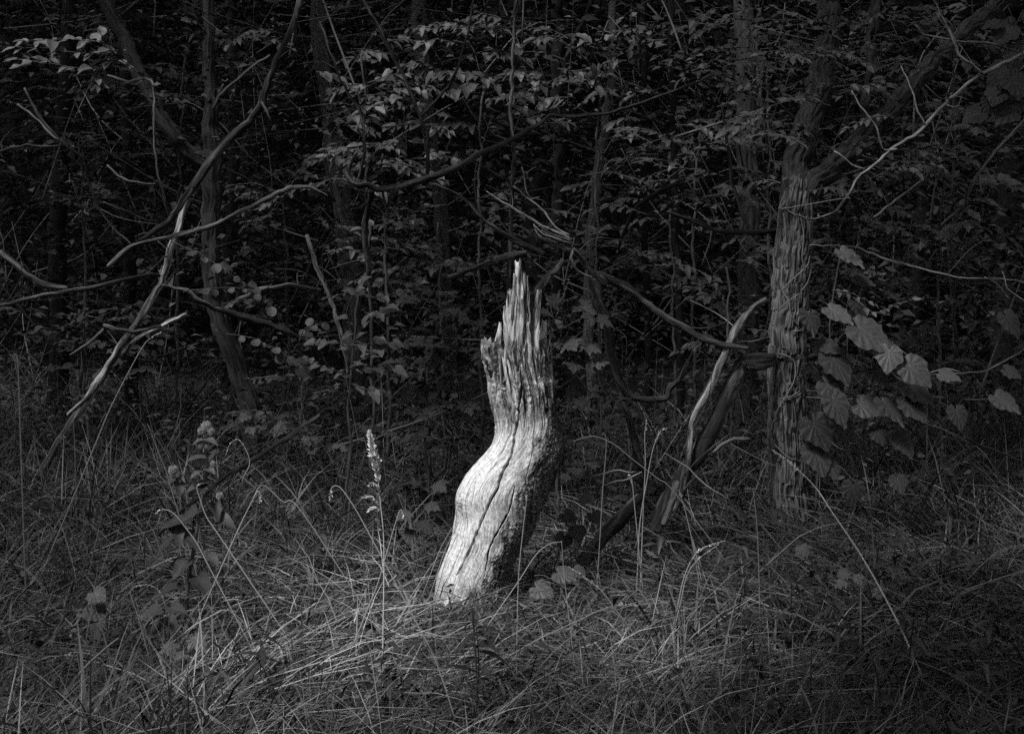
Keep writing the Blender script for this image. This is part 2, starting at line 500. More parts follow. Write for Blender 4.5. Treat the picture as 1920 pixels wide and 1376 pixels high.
# displacement (m, along the ellipse normal, outwards +)
s_m = (1185 - PR) / F * SD
arc = (math.pi - PH) * A_m
up = sstep(830, 740, PR)                       # the torn upper half is rougher
g1 = fbm(arc * 65, s_m * 5, 11, 3)             # broad grain
g2 = fbm(arc * 190, s_m * 14, 23, 3)           # fine grain
rid = 1 - np.abs(2 * fbm(arc * 42, s_m * 3.2, 31, 3) - 1) * 2.4
dis = (g1 - .5) * (.0022 + .020 * up) + (g2 - .5) * (.0018 + .006 * up) + rid * .016 * up
dis += .02 * (fbm(arc * 6, s_m * 4, 41, 2) - .5) + .012 * (fbm(arc * 14, s_m * 9, 43, 3) - .5)
flute = .014 * np.cos(PH * 7 + s_m * 2.3) * sstep(1090, 1150, PR)
dis += flute
moss_shade_edge = np.interp(PR, [640, 700, 750, 800, 850, 900, 950, 1000, 1050, 1100, 1185], [1034, 1028, 1028, 1016, 1003, 984, 967, 946, 922, 894, 888])  # moss boundary, drawn along the edge of the lit side
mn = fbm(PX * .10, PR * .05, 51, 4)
moss = sstep(-12, 18, PX - moss_shade_edge + (mn - .5) * 70)
burl = np.exp(-(((PX - 866) / 15) ** 2 + ((PR - 944) / 20) ** 2)) * front
kx, ky = PX - 990, PR - 742
kr = np.hypot(kx * (1 + .5 * (fbm(PX * .09, PR * .09, 7, 2) - .5)), ky * .7) + 9 * fbm(PX * .08, PR * .08, 8, 2)
knot = np.exp(-(kr / 15) ** 2) * front
dis += knot * .004 * np.sin(kr * .8)
dis += .010 * burl
dis += moss * .014 * (fbm(PX * .35, PR * .3, 61, 3) - .4)
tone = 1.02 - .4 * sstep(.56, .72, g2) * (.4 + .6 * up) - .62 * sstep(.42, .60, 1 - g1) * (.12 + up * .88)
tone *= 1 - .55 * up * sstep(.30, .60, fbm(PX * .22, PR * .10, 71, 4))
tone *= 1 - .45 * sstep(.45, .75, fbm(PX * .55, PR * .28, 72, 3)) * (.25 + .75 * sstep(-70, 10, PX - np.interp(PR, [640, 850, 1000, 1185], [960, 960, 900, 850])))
pit = fbm(arc * 150, s_m * 13, 81, 3)
tone *= 1 - .5 * sstep(.58, .72, pit) * front
tone *= 1 - .45 * sstep(.5, .72, fbm(PX * .045, PR * .03, 91, 4)) * sstep(-90, 0, PX - moss_shade_edge)
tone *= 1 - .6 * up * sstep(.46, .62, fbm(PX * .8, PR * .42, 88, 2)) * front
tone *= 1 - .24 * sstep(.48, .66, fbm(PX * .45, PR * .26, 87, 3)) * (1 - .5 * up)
spot = fbm(PX * .9, PR * .7, 86, 2)
tone *= 1 - .55 * sstep(.70, .80, spot)
stain = sstep(1060, 1110, PR) * sstep(.35, .6, fbm(PX * .08, PR * .05, 95, 3))
tone *= 1 - .5 * stain
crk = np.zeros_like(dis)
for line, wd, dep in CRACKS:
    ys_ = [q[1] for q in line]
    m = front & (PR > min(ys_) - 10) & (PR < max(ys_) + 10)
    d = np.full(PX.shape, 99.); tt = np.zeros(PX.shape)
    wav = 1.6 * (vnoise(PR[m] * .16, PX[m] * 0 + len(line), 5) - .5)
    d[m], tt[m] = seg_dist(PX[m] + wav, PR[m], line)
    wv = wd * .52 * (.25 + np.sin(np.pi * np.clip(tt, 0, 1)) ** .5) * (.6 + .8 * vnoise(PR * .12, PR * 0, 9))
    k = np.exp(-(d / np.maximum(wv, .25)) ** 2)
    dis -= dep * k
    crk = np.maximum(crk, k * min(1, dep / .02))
tone *= 1 - .55 * crk                      # darker inside the splits
tone = tone * (1 - .86 * moss * (.55 + .45 * sstep(.3, .5, fbm(PX * .5, PR * .5, 99, 2)))) * (1 - .7 * burl * sstep(.35, .6, fbm(PX * .4, PR * .4, 77, 2)))  # moss and the stump's shaded side, both put into the tone
# jagged rim
rim_shift = 26 * (fbm(arc * 45, s_m * 0 + 2, 15, 2) - .5) * sstep(700, 630, PR)
rim = np.where(np.sin(PH) > 0, np.interp(PX, [905, 912, 930, 938, 941, 949, 952, 960, 1001, 1005, 1012, 1015, 1030], [640, 636, 646, 652, 712, 712, 660, 640, 640, 676, 682, 640, 640]), 662)
rim_shift += np.maximum(0, 730 - PR) * ((rim - 628) / (730 - 628))
XX = (CX + A * np.cos(PH) - HX) / F * SD + dis * np.cos(PH)
YY = Y0 - (A_m * .92 + dis) * np.sin(PH)
ZZ = EYE - (PR + rim_shift - HY) / F * SD
V = np.stack([XX, YY, ZZ], -1).reshape(-1, 3)
nc = len(phi)
i = np.arange(NR - 1)[:, None]; j = np.arange(nc)[None]; j2 = (j + 1) % nc
Q = np.stack([i * nc + j, i * nc + j2, (i + 1) * nc + j2, (i + 1) * nc + j], -1).reshape(-1, 4)
grain = np.stack([arc, np.zeros_like(arc), s_m], -1).reshape(-1, 3)
b = Buf()
# the hollow, broken top: the shell turns inwards and down
top = V[(NR - 1) * nc:(NR) * nc]
cen = np.array((spx(968), SD + .03, spz(690)))
ring1 = top * .75 + (cen + (0, 0, .05)) * .25; ring2 = top * .3 + cen * .7
n0 = len(V)
V2 = np.vstack([V, ring1, ring2, cen])
jj = np.arange(nc); jk = (jj + 1) % nc
Q2 = np.vstack([Q, np.stack([(NR - 1) * nc + jj, (NR - 1) * nc + jk, n0 + jk, n0 + jj], -1), np.stack([n0 + jj, n0 + jk, n0 + nc + jk, n0 + nc + jj], -1)])
T2 = np.stack([n0 + nc + jj, n0 + nc + jk, np.full(nc, n0 + 2 * nc)], -1)
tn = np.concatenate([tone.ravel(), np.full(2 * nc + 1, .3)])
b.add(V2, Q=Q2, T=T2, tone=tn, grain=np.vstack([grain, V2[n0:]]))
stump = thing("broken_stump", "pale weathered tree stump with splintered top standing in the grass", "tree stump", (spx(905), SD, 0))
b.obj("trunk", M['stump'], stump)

fr = -.105
def splinter(pts, thick, dy, seed, tn=1.0):
    """pts (px, py, width px) from the foot up; a torn slab of wood with a ragged end"""
    p = smooth_path(np.array(pts, float), 60)
    n, sd = len(p), 36
    th = np.linspace(0, 2 * math.pi, sd, endpoint=False)
    c, s = np.cos(th), np.sin(th)
    ex = np.sign(c) * np.abs(c) ** .55; ey = np.sign(s) * np.abs(s) ** .8
    S = (p[0, 1] - p[:, 1]) / F * SD
    PT, TT = np.meshgrid(S, th, indexing='ij')
    hw = (p[:, 2] / 2 / F * SD)[:, None]
    per = np.cos(TT) * 4 * 1.0
    gr = fbm(ex[None] * hw * 95 + seed * 3, PT * 6 + seed, seed, 3)
    gr2 = fbm(ex[None] * hw * 230 + seed, PT * 16, seed + 4, 2)
    amp = np.minimum(.02, hw * 1.1)
    rr = (gr - .5) * amp + (gr2 - .5) * amp * .4
    x = ((p[:, 0] - HX) / F * SD)[:, None] + ex[None] * hw + rr * c[None] * .7
    x = x + .004 * (vnoise(PT * 30, PT * 0 + seed, seed) - .5)
    th_ = thick * (1 - .45 * (PT / S[-1]))
    pyc = np.maximum(p[:, 1], 655.)
    cxl = np.interp(pyc, OUT[:, 0], (OUT[:, 1] + OUT[:, 2]) / 2); al = np.interp(pyc, OUT[:, 0], (OUT[:, 2] - OUT[:, 1]) / 2)
    uu = np.clip((p[:, 0] - cxl) / al, -.93, .93)
    ys0 = SD + al / F * SD * .15 - al / F * SD * .92 * np.sqrt(1 - uu * uu)
    ys0 = np.convolve(np.pad(ys0, 6, 'edge'), np.ones(13) / 13, 'valid')
    tt_ = (PT / S[-1])
    y = ys0[:, None] + thick * (.80 - .62 * sstep(0, .55, tt_)) + (dy - fr) * .5 - (ey[None] * th_ / 2 + rr * 1.2 * np.sign(s)[None])
    z = EYE - (p[:, 1][:, None] - HY) / F * SD + 0 * TT
    rag = (vnoise(ex * hw[-1] * 260 + seed * 7, ey * 2 + seed, seed + 9) - .5)
    z = z + rag[None] * np.minimum(.05, hw[-1] * 5) * sstep(.82, 1, PT / S[-1])
    Vv = np.stack([x, y, z], -1).reshape(-1, 3)
    i = np.arange(n - 1)[:, None]; j = np.arange(sd)[None]; j2 = (j + 1) % sd
    Qq = np.stack([i * sd + j, i * sd + j2, (i + 1) * sd + j2, (i + 1) * sd + j], -1).reshape(-1, 4)
    t = tn * (.4 + .6 * sstep(.25, .5, fbm(ex[None] * hw * 130 + seed, PT * 30, seed + 8, 3))) * (.92 - .62 * sstep(.42, .60, 1 - gr) - .3 * sstep(.55, .72, gr2))
    t = t * (.8 + .3 * (PT / S[-1]))
    m = len(Vv)
    Vv = np.vstack([Vv, Vv[-sd:].mean(0) - (0, 0, .004)])
    Tt = np.stack([(n - 1) * sd + np.arange(sd), (n - 1) * sd + (np.arange(sd) + 1) % sd, np.full(sd, m)], -1)
    bb = Buf()
    g = np.stack([ex[None] * hw, 0 * TT, PT + seed], -1).reshape(-1, 3)
    bb.add(Vv, Q=Qq, T=Tt, tone=np.r_[t.ravel(), .5], grain=np.vstack([g, g[-1:]]))
    return bb.obj("splinter", M['stump'], stump)

fr = -.105
for pts, thk, dy, tn in [
    ([(973, 735, 36), (973, 670, 36), (971, 620, 30), (970, 575, 24), (971, 545, 17), (972, 493, 11)], .05, fr + .03, 1.0),
    ([(958, 740, 20), (956, 680, 20), (956, 630, 19), (956, 590, 16), (956, 547, 10)], .045, fr + .045, .8),
    ([(957, 650, 14), (961, 600, 10), (964, 560, 8), (965, 516, 4)], .02, fr + .0, .95),
    ([(955, 680, 14), (951, 630, 11), (948, 600, 8), (945, 574, 3)], .025, fr + .02, .95),
    ([(986, 720, 22), (985, 650, 20), (983, 600, 16), (982, 560, 11), (982, 514, 5)], .035, fr + .05, .85),
    ([(990, 660, 9), (990, 600, 7), (990, 560, 5), (989, 518, 3)], .016, fr + .03, .9),
    ([(999, 740, 34), (999, 680, 28), (1001, 630, 20), (1005, 590, 14), (1011, 550, 8)], .05, fr + .05, .9),
    ([(1003, 650, 10), (1006, 600, 8), (1007, 545, 3)], .02, fr + .02, 1.0),
    ([(1025, 790, 12), (1024, 730, 13), (1020, 680, 12), (1019, 640, 12), (1021, 602, 9)], .04, fr + .07, 1.0),
    ([(936, 790, 22), (931, 740, 26), (925, 700, 26), (919, 665, 21), (914, 634, 12)], .05, fr + .06, .9),
    ([(922, 690, 18), (929, 655, 15), (935, 635, 11), (938, 619, 8), (939, 606, 5)], .03, fr + .05, 1.0),
    ([(960, 790, 12), (955, 740, 10), (949, 700, 8), (943, 670, 4)], .03, fr + .01, .9),
    ([(967, 785, 12), (964, 740, 10), (959, 705, 8), (953, 672, 4)], .03, fr - .0, .95),
    ([(962, 700, 20), (958, 655, 18), (959, 610, 12), (961, 575, 6)], .03, fr + .01, .8),
    ([(978, 690, 16), (977, 640, 14), (979, 590, 9), (976, 560, 5)], .025, fr + .0, .8),
    ([(992, 700, 14), (993, 650, 12), (990, 605, 6)], .025, fr + .015, .85),
    ([(931, 770, 8), (926, 730, 7), (921, 690, 7), (913, 650, 5)], .03, fr + .03, 1.05),
    ([(946, 780, 10), (944, 740, 9), (941, 700, 8), (939, 660, 5)], .03, fr + .02, .85),
]:
    splinter(pts, thk, dy, random.randrange(1000), tn)
# moss and creeper leaves clothing the shaded side
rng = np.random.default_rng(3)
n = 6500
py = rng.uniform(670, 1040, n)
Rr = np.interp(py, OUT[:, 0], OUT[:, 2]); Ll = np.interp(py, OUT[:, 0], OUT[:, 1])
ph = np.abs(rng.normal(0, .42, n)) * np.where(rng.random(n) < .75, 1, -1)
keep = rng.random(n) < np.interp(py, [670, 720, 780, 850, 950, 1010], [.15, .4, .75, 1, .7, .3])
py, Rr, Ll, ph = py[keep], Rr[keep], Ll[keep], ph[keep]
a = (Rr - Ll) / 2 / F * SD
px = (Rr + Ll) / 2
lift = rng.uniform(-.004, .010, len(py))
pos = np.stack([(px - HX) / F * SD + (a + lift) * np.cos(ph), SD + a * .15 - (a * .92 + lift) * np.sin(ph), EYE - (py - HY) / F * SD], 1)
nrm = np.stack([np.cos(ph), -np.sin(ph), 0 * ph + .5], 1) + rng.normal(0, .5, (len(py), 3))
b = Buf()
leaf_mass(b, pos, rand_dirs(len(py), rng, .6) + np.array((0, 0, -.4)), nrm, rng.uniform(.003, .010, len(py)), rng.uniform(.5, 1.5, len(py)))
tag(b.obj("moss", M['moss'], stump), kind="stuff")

# ------------------------------------------------------------------ trees
def canopy(buf, blobs, n, rng, size=.20):
    """unseen leaf sprays, added as shade, through ellipsoids (cx, cy, cz, rx, ry, rz), with gaps shaped to light chosen spots"""
    L = np.array(SUN_DIR)
    for cx, cy, cz, rx, ry, rz in blobs:
        k = int(n)
        u = rng.normal(0, 1, (k, 3)); u /= np.linalg.norm(u, axis=1)[:, None]
        u *= rng.uniform(.3, 1, (k, 1)) ** .5
        c = np.array((cx, cy, cz)) + u * (rx, ry, rz)
        for gx, gy, gz_, gr in GAPS:
            rel = c - np.array((gx, gy, gz_)); along = rel @ L
            d = np.linalg.norm(rel - along[:, None] * L, axis=1)
            gap = gr * (.8 + .5 * vnoise(c[:, 0] * 1.3, c[:, 2] * 1.3, 3))
            c = c[(d > gap) | (along < 0)]
        # stay out of the picture
        c = c[(c[:, 2] > EYE + .2 * np.maximum(c[:, 1], 0) + 1.0)]
        if len(c): spray_mass(buf, c, rng, 14, .38, size, 1.0, .45, .12)
# openings shaped in the added canopy so sunlight reaches chosen spots
GAPS = [(-.45, 4.85, .75, .85), (.25, 7.1, 1.75, .5), (-.26, 5.95, .65, 1.15), (-.7, 8.5, 2.5, .95), (.9, 8.8, 2.1, .9), (2.3, 7.0, .9, .75), (1.6, 7.7, 1.3, .6), (-2.3, 7.1, 2.55, .75), (2.6, 8.2, 2.1, .4), (-1.25, 5.68, .85, .45), (-2.2, 7.8, 1.5, .5)]

TREES = 0
def tree(name, label, parts, material='bark_dark', blobs=(), n_unseen=60, sides=20, amp=.012, freq=30, kind='noise', group="trees along the edge of the wood", seed=1, extra=None):
    base = parts[0][0]
    t = thing(name, label, "tree", P(base[0], base[1], base[2]) * (1, 1, 0) + (0, 0, 0), group)
    for k, pts in enumerate(parts):
        bb = Buf()
        V, Q, T, G = limb(pts, sides=sides if k == 0 else max(8, sides // 2), seed=seed + k, amp=amp * (1 if k == 0 else .6), freq=freq, kind=kind, wob=.03, n=90 if k == 0 and sides > 60 else None)
        bb.add(V, Q, T, grain=G)
        bb.obj("trunk" if k == 0 else "limb", M[material], t)
    if blobs:
        bb = Buf()
        canopy(bb, blobs, n_unseen, np.random.default_rng(seed * 3 + 1))  # leaves above the view, added for the shade they cast
        if bb.n: tag(bb.obj("unseen_crown", M['mass'], t), kind="stuff")
    return t

# the furrowed tree beside the stump
rt = thing("furrowed_tree", "young tree with deeply furrowed bark and creeper stems, beside the leaning log", "tree", P(1482, 1000, 7.75) * (1, 1, 0), "trees along the edge of the wood")
b = Buf()
pts = [(1485, 1060, 7.75, 50), (1483, 1010, 7.75, 41), (1478, 900, 7.75, 35), (1476, 800, 7.75, 34), (1474, 700, 7.75, 33), (1479, 600, 7.76, 33), (1484, 500, 7.78, 33), (1490, 430, 7.8, 32), (1495, 385, 7.8, 30), (1500, 350, 7.82, 22), (1503, 335, 7.84, 12)]
V, Q, T, G = limb(pts, n=420, sides=190, amp=.014, freq=46, stretch=.16, kind='plate', seed=4, wob=.015)
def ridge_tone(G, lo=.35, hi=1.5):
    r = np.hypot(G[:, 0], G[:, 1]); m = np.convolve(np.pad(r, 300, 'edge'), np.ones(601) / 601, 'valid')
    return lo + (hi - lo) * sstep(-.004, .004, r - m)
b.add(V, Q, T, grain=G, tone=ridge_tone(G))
b.obj("trunk", M['bark'], rt)
for k, (pts, sd) in enumerate([
    ([(1494, 395, 7.82, 28), (1490, 330, 7.85, 25), (1510, 250, 7.9, 23), (1540, 150, 8.0, 21), (1555, 50, 8.1, 19), (1560, -60, 8.2, 18), (1570, -260, 8.3, 16)], 90),
    ([(1505, 392, 7.8, 20), (1530, 345, 7.82, 20), (1564, 315, 7.85, 19), (1648, 232, 7.95, 17), (1715, 160, 8.1, 15), (1782, 87, 8.3, 14), (1869, 5, 8.5, 13), (1960, -90, 8.6, 12)], 70),
    ([(1588, 300, 7.87, 10), (1612, 250, 7.9, 9), (1624, 200, 7.9, 8), (1635, 84, 7.9, 8), (1645, -30, 7.9, 8)], 40)]):
    b = Buf(); V, Q, T, G = limb(pts, n=110, sides=sd, amp=.018, freq=34, stretch=.25, kind='ridge', seed=14 + k, wob=.03)
    b.add(V, Q, T, grain=G, tone=1.0); b.obj("limb", M['bark_mid'], rt)
# torn stub of a branch
b = Buf()
for k in range(7):
    y0 = 662 + k * 4
    V, Q, T, G = limb([(1452, 668 + k * 2.2, 7.66, 5), (1420, y0 + 4, 7.55, 5.5), (1395, y0 + 5 - k * .5, 7.5, 4), (1378 + abs(k - 4) * 3, y0 - 1 + k * .5, 7.48, 1.2)], sides=10, amp=.008, freq=60, seed=50 + k)
    b.add(V, Q, T, grain=G, tone=.8)
b.obj("broken_stub", M['dead_mid'], rt)
DR = 7.75
def on_trunk(px, py, out=.006):
    c = np.interp(py, [350, 500, 700, 900, 1060], [1494, 1484, 1474, 1478, 1484]); r = 35
    u = np.clip((px - c) / r, -1.02, 1.02)
    return DR - (math.sqrt(max(0, 1 - u * u)) * r / F * DR) - out
for pts in [[(1468, 497), (1466, 540), (1478, 565), (1484, 590), (1496, 610), (1508, 625)], [(1464, 545), (1490, 520), (1512, 500), (1519, 480)], [(1462, 580), (1478, 565), (1498, 550)],
            [(1448, 668), (1460, 663), (1478, 668), (1490, 680), (1490, 710), (1478, 735), (1462, 760), (1450, 790), (1446, 810)], [(1462, 748), (1485, 742), (1506, 728), (1510, 715)], [(1478, 750), (1500, 738), (1512, 722)],
            [(1484, 622), (1500, 620), (1512, 612)], [(1503, 545), (1514, 530), (1519, 505), (1521, 470), (1518, 430), (1522, 405)], [(1517, 600), (1512, 570), (1517, 540), (1514, 510)], [(1453, 833), (1470, 852), (1490, 862), (1508, 868)],
            [(1508, 700), (1505, 660), (1512, 640), (1510, 600)], [(1480, 935), (1492, 960), (1505, 950), (1509, 920)], [(1470, 400), (1474, 440), (1470, 470)], [(1500, 400), (1507, 440), (1503, 480), (1508, 510)]]:
    b = Buf()
    q = smooth_path([(x, y, on_trunk(x, y)) for x, y in pts], 26)
    V, Q, T, G = tube([P(*r) for r in q], np.linspace(.0042, .0025, 26), 6, wob=.006, seed=random.randrange(99))
    b.add(V, Q, T, grain=G, tone=1); b.obj("creeper_stem", M['twig_pale'], rt)
b = Buf()
canopy(b, [(2.6, 9.6, 6.4, 1.8, 1.6, 1.2), (0.4, 5.2, 7.3, 1.8, 1.8, 1.0), (.2, 1.8, 7.2, 2.0, 2.4, 1.2), (2.6, 5.2, 7.2, 1.8, 2.2, 1.0), (2.6, 1.6, 7.2, 2.2, 2.2, 1.0)], 150, np.random.default_rng(8))
tag(b.obj("unseen_crown", M['mass'], rt), kind="stuff")  # unseen leaf blobs, mostly added over the clearing to keep sun off it

tree("dark_tree", "dark forked tree behind the long leaning pole", [
    [(480, 850, 8.6, 19), (468, 761, 8.55, 18), (445, 694, 8.55, 17), (411, 594, 8.5, 17), (399, 510, 8.5, 16), (398, 430, 8.5, 16), (398, 368, 8.5, 16), (397, 290, 8.5, 16), (395, 217, 8.5, 13), (392, 130, 8.5, 10), (388, -60, 8.5, 9)],
    [(398, 315, 8.5, 14), (348, 284, 8.45, 14), (320, 245, 8.4, 14), (294, 207, 8.4, 13), (262, 140, 8.4, 13), (241, 87, 8.4, 12), (217, 50, 8.4, 12), (170, -60, 8.4, 12)]],
    'bark_mid', [(-5.5, 5, 7, 3, 3, 1.2), (-3, 2.5, 7, 3, 3, 1.2), (-6.5, .5, 7, 3, 3, 1.2), (-1.2, 4.6, 7.2, 2.4, 2.4, 1.2), (-2, -.8, 7, 2.8, 2.5, 1.2), (-4.5, 7.5, 6.8, 2.6, 2.6, 1.2), (-4.2, -2.2, 7, 3, 2.6, 1.2), (-2.4, 7.6, 6.8, 1.8, 1.8, 1.0)], 230, sides=60, amp=.016, freq=34, kind='ridge', seed=21)  # unseen leaf blobs added over the clearing to block the sun
tree("ivy_stem_tree", "slender tree wrapped in pale climbing stems, above the pale-leaved shrub", [
    [(668, 760, 9.6, 18), (660, 560, 9.6, 17), (650, 460, 9.6, 17), (640, 380, 9.6, 16), (622, 250, 9.6, 15), (605, 120, 9.6, 14), (590, -40, 9.6, 13), (580, -200, 9.6, 12)],
    [(655, 400, 9.45, 3), (630, 330, 9.4, 3), (640, 250, 9.4, 3), (612, 190, 9.4, 3), (618, 120, 9.4, 2.5), (592, 60, 9.4, 2.5)],
    [(628, 380, 9.45, 2.5), (606, 280, 9.4, 2.5), (622, 200, 9.4, 2.5), (600, 140, 9.4, 2.5), (597, 70, 9.4, 2)],
    [(660, 360, 9.42, 2.2), (636, 240, 9.42, 2.2), (608, 130, 9.42, 2), (590, 110, 9.42, 1.5)]], 'bark_pale', [(-1.0, 10.5, 6.8, 2.6, 2.6, 1.8)], 40, sides=30, seed=31)
tree("pale_barked_tree", "straight pale trunk seen behind the rising branches of the curved bough", [
    [(845, 800, 11, 14), (830, 450, 11, 13), (815, 320, 11, 13), (797, 180, 11, 13), (787, 60, 11, 13), (780, -60, 11, 12), (770, -200, 11, 11)]], 'bark_pale', [(-.4, 13, 7.2, 2.8, 2.8, 1.8)], 40, sides=30, seed=41)
tree("black_trunk_tree", "black upright trunk high behind the curved bough", [
    [(1048, 800, 12.5, 13), (1046, 400, 12.5, 12), (1044, 200, 12.5, 11), (1045, 90, 12.5, 11), (1046, -40, 12.5, 10), (1046, -200, 12.5, 10)], [(1050, 150, 12.5, 6), (1075, 80, 12.4, 5), (1105, 20, 12.3, 5), (1115, -60, 12.2, 5)]], 'bark_dark', [(1.0, 14, 7.2, 2.8, 2.8, 1.8)], 40, seed=51)
tree("mossy_tree", "thin ragged trunk among the lit undergrowth, over the fallen branch", [
    [(1108, 800, 10.4, 10), (1106, 480, 10.4, 9), (1112, 400, 10.4, 9), (1122, 320, 10.4, 9), (1134, 240, 10.4, 8), (1145, 120, 10.4, 7), (1150, -60, 10.4, 7), (1155, -200, 10.4, 7)]], 'bark', [(1.6, 12, 6.8, 2.0, 2.0, 1.6)], 30, seed=61)
tree("fluted_tree", "pale fluted trunk with a hanging creeper, just behind the furrowed tree", [
    [(1404, 900, 10.6, 22), (1405, 600, 10.6, 20), (1404, 440, 10.6, 19), (1402, 330, 10.6, 18), (1400, 200, 10.6, 18), (1397, 60, 10.6, 17), (1390, -60, 10.6, 16), (1388, -220, 10.6, 15)],
    [(1423, 280, 10.3, 3.5), (1422, 210, 10.3, 3.5), (1430, 150, 10.3, 3), (1418, 90, 10.3, 3), (1424, 20, 10.3, 2.5)]], 'bark_mid', [(2.2, 12.5, 7.0, 2.6, 2.6, 1.7)], 40, sides=48, amp=.02, freq=26, kind='ridge', seed=71)
for nm, lab, x, yb, d, r, yt in [
    ("shadowed_tree", "black shadowed trunk near the frame's edge, behind the horizontal dead branch", 112, 800, 11, 18, 0),
    ("thin_black_tree", "thin black trunk between the forked tree's limbs and the frame's edge", 246, 780, 10.5, 12, 0),
    ("upper_black_tree", "black trunk rising behind the upper part of the leaning pole", 428, 800, 12, 13, 0),
    ("hollow_black_stub", "short black snag in the shade above the stump's tip", 1006, 800, 10.2, 17, 312),
    ("crooked_black_tree", "crooked black stem between the curved bough and the fluted trunk", 1215, 800, 10.8, 7, 0),
    ("slim_black_tree", "slim black stem under the layered leaves beside the fluted trunk", 1275, 800, 9.8, 7, 0),
    ("far_slim_tree", "slim dark trunk deep behind the large lobed leaves", 1715, 800, 11.5, 12, 0),
    ("edge_black_tree", "black trunk at the far edge behind the heart-shaped leaves", 1880, 800, 11, 20, 0)]:
    rr_ = random.Random(nm)
    top = [(x + rr_.uniform(-30, 30), yt - 60 if yt == 0 else yt, d, r * .75)]
    if yt == 0: top.append((x + rr_.uniform(-50, 50), -220, d, r * .7))
    X0 = (x - HX) / F * d
    tree(nm, lab, [[(x + rr_.uniform(-12, 12), yb + 80, d, r * 1.15), (x, yb - 200, d, r), (x + rr_.uniform(-14, 14), max(yt, 300) * .6 + yb * .25, d, r * .9)] + top], 'bark_dark',
         [(X0, d + 1.5, 6.9, 2.4, 2.4, 1.7)] if yt == 0 else (), 36, seed=100 + x)

# ------------------------------------------------------------------ dead poles, boughs and sticks
def stick(name, label, paths, material, sides=10, amp=.006, freq=40, cat="branch", group="dead branches and sticks", wob=.02, tone=1.0, part="branch", ground=False):
    base = paths[0][0]
    p0 = P(base[0], base[1], base[2])
    t = thing(name, label, cat, p0 if not ground else p0 * (1, 1, 0), group)
    for k, pts in enumerate(paths):
        b = Buf()
        pts = [(x_, y_, d_, r_ * .8) for x_, y_, d_, r_ in pts]
        rm = max(p_[3] / F * p_[2] for p_ in pts)                      # thickest radius (m)
        L_ = sum(math.dist(P(*a_[:3]), P(*c_[:3])) for a_, c_ in zip(pts[:-1], pts[1:]))
        V, Q, T, G = limb(pts, n=int(np.clip(L_ / .014, 10, 170)), sides=max(sides, 20) if rm > .012 else max(7, sides - 2), amp=rm * ((.75 if rm < .02 else .42) if amp else 0), freq=max(freq, .9 / rm), stretch=.22, seed=random.randrange(500), wob=wob * .75, lump=.22, ang=.6)
        rg = np.hypot(G[:, 0], G[:, 1]) + 1e-6
        pn = fbm(G[:, 0] / rg * 1.1 + 5, G[:, 2] * 5 + G[:, 1] / rg * .8, len(label) + k, 4)
        tn = tone * (.22 + 1.1 * sstep(.42, .6, pn))
        b.add(V, Q, T, grain=G, tone=tn)
        # snapped stubs and dead side twigs
        rs = random.Random(label + str(k)); c3 = [P(*p_[:3]) for p_ in pts]
        for _ in range(int(min(9, L_ * 5)) if rm > .006 else int(L_ * 2)):
            i_ = rs.randrange(len(c3) - 1); u_ = rs.random(); q0 = c3[i_] * (1 - u_) + c3[i_ + 1] * u_
            ax_ = c3[i_ + 1] - c3[i_]; ax_ = ax_ / (np.linalg.norm(ax_) + 1e-9)
            dv = np.cross(ax_, (rs.gauss(0, 1), rs.gauss(0, 1), rs.gauss(0, 1))); dv = dv / (np.linalg.norm(dv) + 1e-9) + ax_ * rs.uniform(.2, .9)
            ln = rs.uniform(.02, .07) + (rs.random() < .4) * rs.uniform(.08, .3)
            r0 = min(rm * .35, .004 if ln > .1 else .007)
            m_ = q0 + dv * ln * .5 + np.array((rs.gauss(0, .06), rs.gauss(0, .06), rs.gauss(0, .06))) * ln * 2
            Vs, Qs, Ts, Gs = tube(smooth_path([q0, m_, q0 + dv * ln], 8), np.linspace(r0, r0 * .35, 8), 6)
            b.add(Vs, Qs, Ts, grain=Gs, tone=tone * rs.uniform(.4, 1.1))
        b.obj(part if k == 0 else "side_branch", M[material], t)
    return t

stick("leaning_pole", "long barkless dead pole leaning up from the grass to the forked tree", [
    [(36, 962, 8.1, 10), (58, 925, 8.1, 9), (77, 891, 8.1, 9.5), (110, 831, 8.1, 8.5), (144, 778, 8.1, 9), (187, 714, 8.1, 9), (221, 661, 8.1, 8.5), (247, 620, 8.1, 7.5), (264, 594, 8.1, 7.5), (301, 533, 8.1, 7.5), (311, 503, 8.1, 7.5), (321, 460, 8.1, 7.5), (334, 430, 8.1, 7.5), (352, 372, 8.15, 8)],
    [(187, 714, 8.1, 5), (165, 745, 8.05, 5.5), (128, 778, 8.0, 4)],
    [(231, 664, 8.1, 5), (252, 640, 8.05, 6), (268, 627, 8.05, 5), (294, 614, 8.0, 5), (334, 597, 8.0, 4.5), (351, 588, 8.0, 3)]], 'dead', 26, .012, 45, "dead tree", ground=True)
stick("hanging_limb", "rough dead limb slanting up above the leaning pole, with a pale snapped spur", [
    [(247, 462, 7.6, 4.1), (290, 432, 7.65, 5.7), (321, 411, 7.7, 7.4), (348, 368, 7.75, 8.2), (401, 296, 7.8, 9.8), (440, 250, 7.85, 9.8), (468, 227, 7.9, 9.0), (490, 197, 7.9, 8.2), (505, 150, 7.95, 7.4), (522, 105, 8.0, 7.4), (545, 60, 8.0, 7.4), (562, 10, 8.0, 7.4), (575, -60, 8, 6.6)],
    [(492, 194, 7.85, 3.3), (499, 208, 7.8, 3.3), (507, 228, 7.78, 1.0)],
    [(398, 205, 7.9, 3.3), (410, 180, 7.9, 3.7), (440, 155, 7.9, 4.1), (475, 125, 7.95, 3.3), (505, 105, 8.0, 3.3)]], 'bark_mid', 22, .016, 40)
